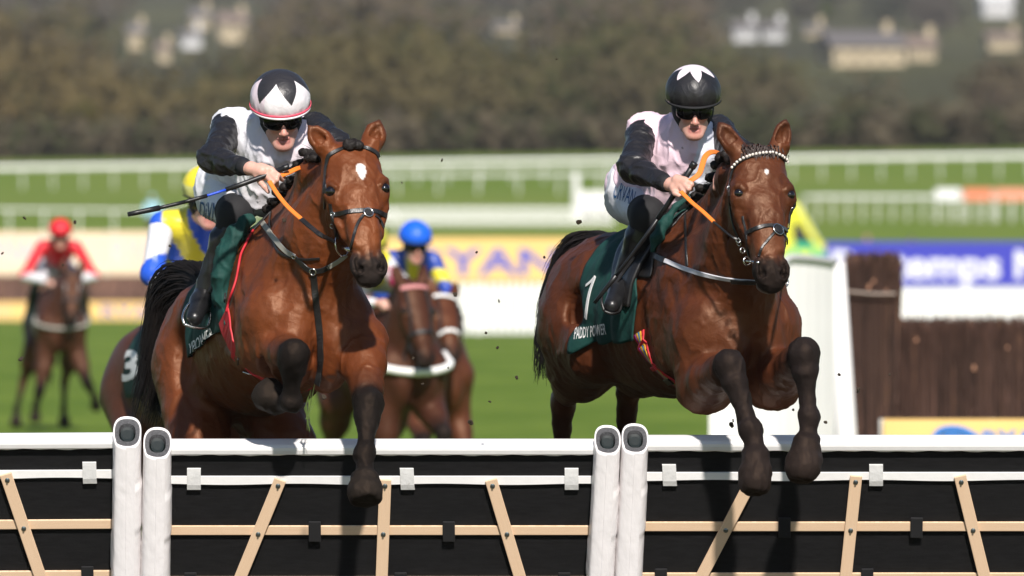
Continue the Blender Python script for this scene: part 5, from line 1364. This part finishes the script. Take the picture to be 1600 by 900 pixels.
banner('pale yellow banner with faint letters right of the red rider', 168, 586, 362, 430, 300, M_PALE, [('RYANAIR', 176, 330, 374, 412, mat('faded_print', (.55, .50, .62), rough=.7), .0), ('RYANAIR', 380, 540, 374, 412, M_BPRINT, .0)])
banner('blue banner with white letters above the brush fence at right', 1290, 1720, 378, 448, 226, M_BLUEB, [('Pertemps Network', 1300, 1848, 391, 449, M_WPRINT, .03)])
for i, (x0, x1, m) in enumerate([(1462, 1500, M_WPRINT), (1506, 1550, mat('orange_board', (.75, .22, .12), rough=.6)), (1555, 1606, mat('coral_board', (.78, .30, .2), rough=.6))]):
    banner(['small white board on the far rail at right', 'orange board on the far rail, left of two', 'orange board on the far rail at the photo\'s right edge'][i], x0, x1, 295, 313, 349, m, [], 'advertising_board')
# brush fences
M_BIRCH = mat('birch_brush', (.075, .042, .032), rough=.9, attr='coat')
def brush(label, x0, x1, y0, y1, Y, depth=.7, n=2500, name='brush_fence', parts=(), twig=.012, seed=1):
    rs = random.Random(seed); a = P(x0, y1, Y); b = P(x1, y0, Y); zb = max(a[2], gz(Y)); e = empty(name, ((a[0]+b[0])/2, Y, zb), label, 'fence')
    V = []; F = []; C = []
    for i in range(n):
        x = rs.uniform(a[0], b[0]); y = Y+rs.uniform(-.06, .06)+(0 if rs.random() < .7 else rs.uniform(0, depth)); t = b[2]+rs.gauss(-.02, .045); z0 = rs.uniform(zb, zb+(b[2]-zb)*.7); w = twig*rs.uniform(.6, 1.6)
        k = len(V); dx = rs.gauss(0, .02); V += [(x-w, y, z0), (x+w, y-.01, z0), (x+w*.4+dx, y-rs.uniform(0, .04), t), (x-w*.4+dx, y, t)]; F.append((k, k+1, k+2, k+3)); q = rs.uniform(.4, 2.0)
        cc = (.118*q, .062*q, .046*q) if rs.random() > .03 else (.42, .22, .12); C += [cc]*4
    body = MB(); body.box(((a[0]+b[0])/2, Y+depth/2+.04, (zb+b[2])/2-.02), (b[0]-a[0]-.02, depth, b[2]-zb-.05)); body.build('packed_birch', mat('packed_birch', (.045, .026, .02), rough=.95, var=.5, vscale=70, stretch=(1, 1, .06)), e)
    for i in range(n//2500):
        x = rs.uniform(a[0], b[0]); z = b[2]-abs(rs.gauss(0, .25))*(b[2]-zb)-.04; k = len(V); w = .011*rs.uniform(.5, 1.3); V += [(x-w, Y-.10, z-w*1.8), (x+w, Y-.10, z-w*1.8), (x+w, Y-.08, z+w*1.8), (x-w, Y-.08, z+w*1.8)]; F.append((k, k+1, k+2, k+3)); C += [(.30, .15, .09)]*4
    link('twigs', mesh_np('twigs', V, np.array(F), False, np.array(C)), M_BIRCH, e); return e
e = brush('wide dark birch brush fence at the right edge', 1362, 1720, 512, 760, 70, .9, 24000, seed=2, twig=.0055)
e2 = brush('tall birch brush pillar at the end of the right fence', 1326, 1402, 412, 760, 69.4, .4, 9000, seed=3, twig=.0055, name='brush_pillar')
mb = MB(); a, b = P(1324, 455, 69.25), P(1400, 459, 69.25); mb.tube([a, (a+b)/2+[0, 0, -.01], b], .010, 6); mb.build('binding', mat('binding_twine', (.35, .28, .24), rough=.8), e2)
brush('long low brown brush fence behind the red rider', -60, 595, 432, 474, 289, .9, 5000, seed=4, twig=.03)
banner('yellow take-off board with blue letters, under the far brush fence', -60, 595, 472, 500, 287, M_YEL, [('RYANAIR', 160, 330, 477, 497, M_BPRINT, .0), ('RYANAIR', -130, 20, 477, 497, mat('pale_print', (.7, .5, .3), rough=.7), .0)], 'take_off_board')
tb = banner('yellow take-off board with blue print, under the right birch fence', 1380, 1720, 655, 700, 69.0, M_YEL, [('RYANAIR', 1535, 1720, 672, 700, M_CY, .03)], 'take_off_board')
for pts in ([(1455, 690), (1470, 672), (1500, 670), (1530, 684)], [(1462, 692), (1485, 680), (1512, 686)]):
    mb = MB(); mb.strap(spline([P(x, y, 68.95) for x, y in pts], 5), [np.array([0, -1, 0])]*(len(pts)*5), .045, .01); mb.build('emblem', M_CY, tb)
# white wing of the right fence
M_WINGP = mat('white_wing_panel', (.82, .80, .79), rough=.45, var=.03, vscale=2, bump=.1, bscale=10)
e = empty('wing', P(1200, 700, 68), 'tall white slatted wing panel behind the right horse\'s forelegs', 'wing')
mb = MB(); n = 26; V = []; F = []
for i in range(n+1):
    t = i/n; x = 1108+t*196; Y = 67.5+.9*t*t; yt = 628-(628-402)*min(1, (t*1.6))**.9 if t < .62 else 402+8*((t-.62)/.38)**2
    p = P(x, yt, Y); q = P(x, 760, Y); q[2] = 0.03; rp = .002*(1 if i % 2 else -1)
    for pp in (p, q):
        V.append(pp+[0, rp, 0]); V.append(pp+[0, rp+.04, 0])
for i in range(n):
    b = i*4; F += [(b, b+4, b+6, b+2), (b+1, b+3, b+7, b+5), (b, b+1, b+5, b+4), (b+2, b+6, b+7, b+3)]
F += [(0, 2, 3, 1), (n*4, n*4+1, n*4+3, n*4+2)]
mb.add(V, F); mb.build('slats', M_WINGP, e)
tp = []
for i in range(n+1):
    t = i/n; x = 1108+t*196; Y = 67.5+.9*t*t; yt = 628-(628-402)*min(1, (t*1.6))**.9 if t < .62 else 402+8*((t-.62)/.38)**2; tp.append(P(x, yt, Y)+[0, -.02, 0])
mb = MB(); mb.tube(tp, .03, 8); mb.build('top_tube', mat('grey_tube', (.5, .5, .5), rough=.4), e, smooth=True)
mb = MB(); t0, t1 = P(1306, 408, 68.8), P(1322, 700, 68.8); t2 = t0+(t1-t0)*1.18; mb.tube([t0, t1, t2], [.075, .095, .10], 12); mb.build('end_post', M_WINGP, e, smooth=True)
# ambulance behind the blue banner
def vehicle():
    Y = 319; s_ = Y/FPX; L = 5.4; x1 = (1306-800)*s_; x0 = x1-L; z = gz(Y)-.25; H_ = 3.0
    e = empty('ambulance', ((x0+x1)/2, Y, z), 'yellow ambulance with green markings behind the right horse\'s head', 'ambulance')
    prof = [(0, .35), (0, H_), (.15, H_+.05), (3.7, H_+.03), (3.95, H_-.1), (4.75, 1.45), (5.3, 1.15), (5.4, .9), (5.4, .35)]
    V = [(x0+a, Y-1, z+b) for a, b in prof]+[(x0+a, Y+1, z+b) for a, b in prof]; n = len(prof)
    mb = MB(); mb.add(V, [tuple(range(n))[::-1], tuple(range(n, 2*n))]+[(i, (i+1) % n, (i+1) % n+n, i+n) for i in range(n)]); mb.build('body', mat('ambulance_yellow', (.80, .78, .04), rough=.35), e, bevel=.05)
    def pan(nm, pr, m, y=-1.012): 
        mb = MB(); k = len(pr); V = [(x0+a, Y+y-.01, z+b) for a, b in pr]+[(x0+a, Y+y+.02, z+b) for a, b in pr]; mb.add(V, [tuple(range(k))[::-1], tuple(range(k, 2*k))]+[(i, (i+1) % k, (i+1) % k+k, i+k) for i in range(k)]); return mb.build(nm, m, e)
    pan('side_window', [(3.75, 1.5), (4.55, 1.45), (4.0, 2.25), (3.75, 2.25)], M_WIN)
    G = mat('ambulance_green', (.02, .45, .25), rough=.4)
    for k in range(5): pan('green_panel', [(k*1.1+.1, .7), (k*1.1+.62, .7), (k*1.1+.62, 1.15), (k*1.1+.1, 1.15)], G)
    pan('green_panel', [(3.8, .8+.37), (4.7, 1.17), (4.55, 1.43), (3.8, 1.48)], G)
    mb = MB(); a = [(x0+4.0, z+H_-.14), (x0+4.75, z+1.5)]; mb.add([(a[0][0]+.03, Y-.9, a[0][1]+.02), (a[0][0]+.03, Y+.9, a[0][1]+.02), (a[1][0]+.03, Y+.9, a[1][1]+.02), (a[1][0]+.03, Y-.9, a[1][1]+.02), (a[0][0]-.02, Y-.9, a[0][1]-.02), (a[0][0]-.02, Y+.9, a[0][1]-.02), (a[1][0]-.02, Y+.9, a[1][1]-.02), (a[1][0]-.02, Y-.9, a[1][1]-.02)], [(0, 1, 2, 3), (4, 7, 6, 5), (0, 4, 5, 1), (1, 5, 6, 2), (2, 6, 7, 3), (3, 7, 4, 0)]); mb.build('windscreen', mat('pale_screen', (.45, .48, .5), rough=.1), e)
    for a in (1.0, 4.5):
        for y in (-1.0, .8):
            mb = MB(); mb.tube([(x0+a, Y+y, z+.36), (x0+a, Y+y+.2, z+.36)], .36, 20); w = mb.build('wheel', M_MATT, e); mb = MB(); mb.tube([(x0+a, Y+y-.01, z+.36), (x0+a, Y+y+.05, z+.36)], .2, 14); mb.build('rim', M_STEEL, w)
    mb = MB(); mb.box((x0+3.4, Y, z+H_+.12), (.3, 1.5, .14)); mb.build('light_bar', mat('blue_lamp', (.05, .15, .6), rough=.3), e)
vehicle()
# white cabin trailer with its mast
e = empty('trailer', P(930, 343, 352), 'small white trailer with a post at its left end, beyond the palings', 'trailer')
mb = MB(); a, b = P(905, 334, 352), P(956, 300, 352); mb.box((a+b)/2, (b[0]-a[0], 1.2, b[2]-a[2])); mb.build('box', M_RAIL, e, bevel=.06)
mb = MB(); mb.tube([P(902, 346, 351.5), P(899, 272, 351.5)], .16, 8); mb.build('post', M_RAIL, e)
for x in (918, 944):
    mb = MB(); q = P(x, 337, 351.3); mb.tube([q, q+[0, .2, 0]], .22, 14); mb.build('wheel', M_MATT, e)
# onlookers far off
def onlooker(px, pyh, Y, cloth, cap, label, h_=1.72):
    x = (px-800)*Y/FPX; z = CAMZ-(pyh-HOR)*Y/FPX-h_; b = np.array([x, Y, z]); c = Clay()
    for s in (-1, 1):
        c.chain([b+[s*.1, 0, .06], b+[s*.1, 0, .5], b+[s*.09, 0, .9]], [.05, .06, .085], .03); c.chain([b+[s*.2, 0, 1.42], b+[s*.25, -.03, 1.15], b+[s*.22, -.12, .92]], [.055, .045, .04], .03); c.cone(b+[s*.1, 0, .05], b+[s*.1, -.16, .04], .04, .035, .02)
    c.ell(b+[0, 0, 1.2], (.18, .12, .3), None, .05); c.ell(b+[0, 0, .95], (.16, .12, .14), None, .05); c.cone(b+[0, 0, 1.4], b+[0, 0, 1.55], .06, .055, .03); c.ell(b+[0, 0, 1.62], (.075, .095, .115), None, .02, 1)
    V, F = c.mesh(.03); o = link('person', mesh_np('person', V, F, True, c.cols(V, {0: (.1, .08, .07), 1: (.5, .3, .25)})), M_SKIN); tag(o, label, 'person')
    c = Clay(); c.ell(b+[0, 0, 1.18], (.205, .145, .33), None, .05)
    for s in (-1, 1): c.chain([b+[s*.2, 0, 1.42], b+[s*.26, -.03, 1.15], b+[s*.23, -.10, .97]], [.07, .06, .055], .04)
    V, F = c.mesh(.03); link('coat', mesh_np('coat', V, F), cloth, o)
    c = Clay(); c.ell(b+[0, .015, 1.68], (.10, .12, .08), None, .02); V, F = c.mesh(.02); link('hat', mesh_np('hat', V, F), cap, o)
M_PB = mat('pale_blue_cloth', (.35, .62, .75), rough=.7); M_PK = mat('pink_cloth', (.6, .25, .28), rough=.7); M_NV = mat('navy_cloth', (.03, .04, .08), rough=.8)
onlooker(238, 306, 312, M_PB, M_PB, 'figure in pale blue coat and hat standing behind the left whip')
onlooker(1355, 371, 330, M_PK, M_PK, 'figure in pink showing above the blue banner, left of two', 1.7)
onlooker(1424, 373, 330, M_PK, M_NV, 'figure showing above the blue banner, right of two', 1.7)
onlooker(1311, 296, 440, M_NV, M_NV, 'figure in dark clothes standing beyond the right field rail')

# ------------------------------------------------------------------ the other runners
def runner(label, O, yaw, pitch, poll, muz, turn, pal, rl, silkf, slf, capc, cloth=M_GREEN, num=None, stride=0, group='horses in the race', legf=0, lean=0, hg=.026, collar=None, band_m=None, nose_m=None, capdx=0):
    T = Frame(O, yaw, pitch); H = Head(poll, muz, turn, 1.0, 1.25); g = -(O[2]-.02)
    if stride == 0:
        LG = {'rf': [T(.58, -.16, -.42), T(.62, -.17, -.75), T(.55, -.17, g+.12), T(.58, -.17, g+.06), T(.64, -.17, g+.01)],
              'lf': [T(.62, .16, -.38), T(.92, .16, -.55), T(.85, .16, -.85), T(.80, .16, -.92), T(.78, .16, -.99)],
              'rh': [T(-.45, -.2, -.3), T(-.75, -.17, -.65), T(-.65, -.17, g+.2), T(-.6, -.17, g+.1), T(-.52, -.17, g+.02)],
              'lh': [T(-.38, .2, -.3), T(-.5, .17, -.68), T(-.2, .17, g+.3), T(-.12, .17, g+.2), T(-.05, .17, g+.1)]}
    else:
        LG = {'rf': [T(.60, -.17, -.38), T(.88, -.18, -.60), T(.80, -.20, -.92), T(.74, -.2, -.99), T(.70, -.2, -1.06)],
              'lf': [T(.58, .16, -.42), T(.72, .20, -.72), T(.80, .24, g+.16), T(.84, .25, g+.08), T(.88, .26, g+.02)],
              'rh': [T(-.42, -.2, -.3), T(-.6, -.19, -.68), T(-.45, -.2, g+.2), T(-.4, -.2, g+.1), T(-.32, -.2, g+.02)],
              'lh': [T(-.42, .2, -.3), T(-.8, .17, -.62), T(-.9, .17, g+.3), T(-.95, .17, g+.22), T(-.96, .17, g+.14)]}
    if stride == 2:
        LG = {'rf': [T(.58, -.18, -.42), T(.66, -.24, -.78), T(.58, -.28, g+.22), T(.55, -.28, g+.14), T(.52, -.29, g+.07)],
              'lf': [T(.60, .18, -.40), T(.82, .26, -.70), T(.74, .36, g+.30), T(.68, .37, g+.24), T(.62, .38, g+.22)],
              'rh': [T(-.40, -.22, -.3), T(-.62, -.34, -.66), T(-.5, -.42, g+.22), T(-.44, -.43, g+.12), T(-.38, -.44, g+.04)],
              'lh': [T(-.40, .2, -.3), T(-.66, .12, -.66), T(-.5, .10, g+.22), T(-.44, .10, g+.12), T(-.38, .10, g+.04)]}
    r, G, B = build_horse('horse', label, T, H, LG, pal, None, hg, hg*.6, group, detail=False)
    body_sheet('saddle_cloth', T, B, lambda t: .2, lambda t: -.42, 0, 115, .02, .01, cloth, r, nf=10, nt=14)
    g_ = girth(T, B, .15, .3, .07, M_GREY, r)
    def on(m, pts, w, nm):
        ps = []; ns = []
        for (a, l) in pts:
            o_ = H(a, l, .3); q = B.ray_cast(Vector(o_), Vector(-H.n)); 
            if q[0] is not None: ps.append(np.array(q[0])+H.n*.006); ns.append(H.n)
        if len(ps) > 1: mb = MB(); mb.strap(ps, ns, w, .01); mb.build(nm, m, r)
    on(band_m or M_LEATHER, [(.03, x) for x in np.linspace(-.08, .08, 9)], .03, 'browband'); on(nose_m or M_LEATHER, [(.38, x) for x in np.linspace(-.065, .065, 7)], .03, 'noseband')
    for s in (-1, 1): on(M_LEATHER, [(a, s*.062) for a in np.linspace(.05, .5, 8)], .018, 'cheek_strap')
    tl = [T(-.92, 0, .2), T(-1.08, 0, .18), T(-1.2, 0, -.05), T(-1.25, 0, -.4), T(-1.24, 0, -.7)]
    cl = Clay(); cl.chain(tl, [.04, .06, .075, .06, .015], .03); V, F = cl.mesh(.025); V = V+vnormals(V, F)*(vnoise(V*np.array([1, 1, .3]), 30, 3)*.02)[:, None]; link('tail', mesh_np('tail', V, F), M_HAIR, r)
    if collar:
        pts = []
        for t in np.linspace(-1, 1, 15):
            d = nz(T.F*math.cos(t*1.25)+T.L*math.sin(t*1.25)); o_ = T(.45, 0, -.12+.14*t*t)+d*.62; q = B.ray_cast(Vector(o_), Vector(-d)); pts.append(np.array(q[0])+d*.02 if q[0] is not None else o_-d*.22)
        mb = MB(); mb.tube(pts, collar[1], 8); mb.build('breast_girth', collar[0], r, smooth=True)
    # rider, crouched
    k = lambda f, l, u: T(f, l, u)
    J = dict(pv=k(-.22, 0, .62), ch=k(.12, 0, .82), nb=k(.34, 0, .93), shL=k(.26, -.19, .90), shR=k(.26, .19, .90), elL=k(.32, -.27, .62), elR=k(.32, .27, .62), wrL=k(.55, -.10, .50), wrR=k(.55, .10, .50),
             hpL=k(-.2, -.11, .58), hpR=k(-.2, .11, .58), knL=k(.15, -.24, .42), knR=k(.15, .24, .42), anL=k(-.02, -.32, .05), anR=k(-.02, .32, .05), toL=k(.12, -.32, -.02), toR=k(.12, .32, -.02))
    for q in ('knL', 'knR', 'anL', 'anR', 'toL', 'toR'): J[q] = J[q]+T.F*legf
    if capdx:
        for q in ('ch', 'nb', 'shL', 'shR'): J[q] = J[q]+np.array(capdx)*(1 if q != 'ch' else .6)
        for q in ('elL', 'elR'): J[q] = J[q]+np.array(capdx)*.8
        for q in ('wrL', 'wrR'): J[q] = J[q]+np.array(capdx)*.5
    if stride == 2:
        for s in (-1, 1): J['el'+'LR'[s > 0]] = k(.30, s*.38, .58)+np.array(capdx); J['wr'+'LR'[s > 0]] = k(.56, s*.15, .40)
    h = HF(J['nb']+T.F*.12+np.array([0, 0, .07]), T.F*.95-np.array([0, 0, .25]), T.F*.25+np.array([0, 0, .95]))
    capm = lambda a, t, e: capc if not callable(capc) else capc(a, t, e)
    rr, RB = rider('person', rl, J, h, SKIN, silkf, slf, white_b, None, hg=.018, hf=.018, group='riders in the race', capf=capm, peak=M_MATT, detail=False)
    for s in (-1, 1):
        mb = MB(); a = k(.57, s*.10, .47); b = H(.5, s*.06, -.1); mb.tube([a, (a+b)/2, b], .008, 5); mb.build('rein', M_LEATHER, r)
    if num: decal('cloth_number', num[0], num[1], bvh_of_sheet(r), M_TEXT, r, .012, .03, O[1])
    return r, rr, T
def bvh_of_sheet(r):
    c = [x for x in r.children if x.name.startswith('saddle_cloth')][0]; me = c.data
    return bvh_of([v.co[:] for v in me.vertices], [p.vertices[:] for p in me.polygons])
def flat(c): return lambda V, *a: np.tile(A_(c), (len(V), 1))
RED = (.72, .015, .03); BLUEC = (.02, .10, .62); YELC = (.80, .68, .04); WH = (.74, .74, .77)
def slv_red(V, W, s):
    t = ((V-W['el'+s])@nz(W['wr'+s]-W['sh'+s]) > .04)[:, None]; return np.where(t, A_(WH), A_(RED))
def silk_red(V, W, TA):
    t = ((V-W['ch'])@TA[1] < -.10)[:, None]; return np.where(t, A_((.45, .30, .30)), A_(RED))
runner('dark brown horse galloping under the rider in red', P(90, 500, 94)*1.0, 7, 2, P(114, 422, 93.2), P(112, 498, 92.9), 6, BROWN,
       'distant rider in red jacket and red cap on the dark brown horse', silk_red, slv_red, RED, stride=2, collar=(M_GREY, .018), capdx=(0, 0, -.10))
def slv_bw(V, W, s):
    t = (V-W['sh'+s])@nz(W['wr'+s]-W['sh'+s]); t = ((t > .17) & (t < .28))[:, None]; return np.where(t, A_(BLUEC), A_(WH))
def silk_by(V, W, TA):
    q = (V-W['ch']); u = q@TA[1]; x = q@TA[0]; t = (np.abs(u*.6+x) < .07) | (np.abs(u+.16) < .05); return np.where(t[:, None], A_(YELC), A_(BLUEC))
cap_y = lambda a, t, e: A_(YELC) if math.degrees(e) > 12 else A_((.6, .6, .2))
runner('dark bay horse whose rump shows left of the bright bay horse\'s tail', P(305, 598, 45), 16, 3, P(370, 450, 44.0), P(385, 570, 43.7), 12, {**BROWN, 0: (.075, .024, .012)},
       'rider in blue and yellow jacket, white sleeves and yellow cap, partly hidden', silk_by, slv_bw, cap_y, num=('3', [(190, 598), (219, 592), (219, 545), (193, 551)]), capdx=(-.04, 0, -.08), legf=.26)
PINKM = mat('pink_band', (.55, .22, .22), rough=.7)
runner('middle dark bay horse with pink browband and thick white breast band', P(598, 560, 61), 18, 2, P(648, 442, 60.2), P(670, 556, 60.0), 24, {**DBAY, 0: (.052, .017, .010)},
       'rider in yellow jacket with maroon and white sleeves behind the bright bay horse\'s head', flat(YELC), lambda V, W, s: np.where((vnoise(V, 26, 3) > .1)[:, None], A_((.35, .02, .09)), A_(WH)), (.5, .45, .05), stride=0, collar=(M_WHITE, .030), band_m=PINKM, capdx=(-.22, 0, -.24))
def silk_b2(V, W, TA):
    q = (V-W['ch']); t = (np.abs(q@TA[0]) < .05) | (np.abs(q@TA[1]+.1) < .04); return np.where(t[:, None], A_(YELC), A_((.02, .06, .35)))
def slv_b2(V, W, s):
    t = (V-W['sh'+s])@nz(W['wr'+s]-W['sh'+s]); return np.where(((t > .1) & (t < .18))[:, None], A_(YELC), A_((.02, .06, .35)))
runner('bay horse with white noseband just right of the pink-browband horse', P(655, 572, 66), 14, 2, P(698, 458, 65.1), P(712, 560, 64.7), 26, {**BAY, 0: (.080, .024, .011)},
       'rider in blue and yellow with a plain bright blue cap, between the two leaders', silk_b2, slv_b2, (.01, .12, .75), stride=1, band_m=M_WHITE, nose_m=M_WHITE, capdx=(-.13, 0, -.09))

# ------------------------------------------------------------------ turf thrown up by the hooves
M_MUD = mat('mud', (.035, .024, .014), rough=.95)
rs = random.Random(21); cl = Clay()
for k in range(5): cl.ell(np.array([rs.uniform(-.01, .01), rs.uniform(-.01, .01), rs.uniform(-.008, .008)]), (rs.uniform(.006, .012), .007, rs.uniform(.004, .009)), None, .004)
V, F = cl.mesh(.003); mud = mesh_np('turf_clod', V, F); mud.materials.append(M_MUD)
spots = [(443, 344), (870, 92), (745, 394), (777, 543), (700, 575), (765, 628), (712, 460), (660, 600), (645, 560), (690, 250), (38, 341), (32, 560), (4, 396), (117, 347), (266, 384), (98, 414), (1340, 610), (1146, 657), (1143, 664), (1312, 585), (1290, 660), (905, 347), (850, 402), (760, 520), (735, 660), (808, 590), (780, 470), (628, 285), (1390, 585), (1240, 640), (505, 620), (530, 600)]
labs = 'small dark lump of mud flying through the air'
for i, (x, y) in enumerate(spots):
    o = bpy.data.objects.new('turf_clod', mud); COL.objects.link(o); o.location = Vector(P(x, y, rs.uniform(35.4, 37.6))); k = rs.choice([.35, .45, .55, .8]); o.scale = (k, k, k); o.rotation_euler = (rs.uniform(0, 6), rs.uniform(0, 6), rs.uniform(0, 6))
    tag(o, labs, 'mud clod', 'lumps of mud in the air')
mb = MB()
for k in range(9):
    b = P(480, 655, 35.9)+np.array([rs.gauss(0, .004), 0, 0]); t = P(480+rs.uniform(-4, 18), 655-rs.uniform(20, 62), 35.9); mb.tube([b, (b+t)/2+np.array([rs.gauss(0, .008), 0, 0]), t], [.0022, .0018, .0005], 4)
for k in range(6):
    b = P(480, 655, 35.9); t = P(480+rs.uniform(-8, 8), 655+rs.uniform(10, 22), 35.9); mb.tube([b, t], [.002, .0006], 4)
o = mb.build('grass_tuft', mat('torn_grass', (.09, .14, .03), rough=.8)); tag(o, 'torn tuft of grass with roots flying below the bright bay horse', 'grass tuft')

# ------------------------------------------------------------------ the air
mb = MB(); mb.box((0, 1440, 57), (980, 3010, 116)); o = mb.build('haze', None); o['kind'] = 'stuff'
m = bpy.data.materials.new('haze'); m.use_nodes = True; nt = m.node_tree; nt.nodes.remove(nt.nodes['Principled BSDF'])
v = nt.nodes.new('ShaderNodeVolumePrincipled'); v.inputs['Color'].default_value = (.92, .92, .93, 1); v.inputs['Density'].default_value = .00009; nt.links.new(v.outputs[0], nt.nodes['Material Output'].inputs['Volume']); o.data.materials.append(m)
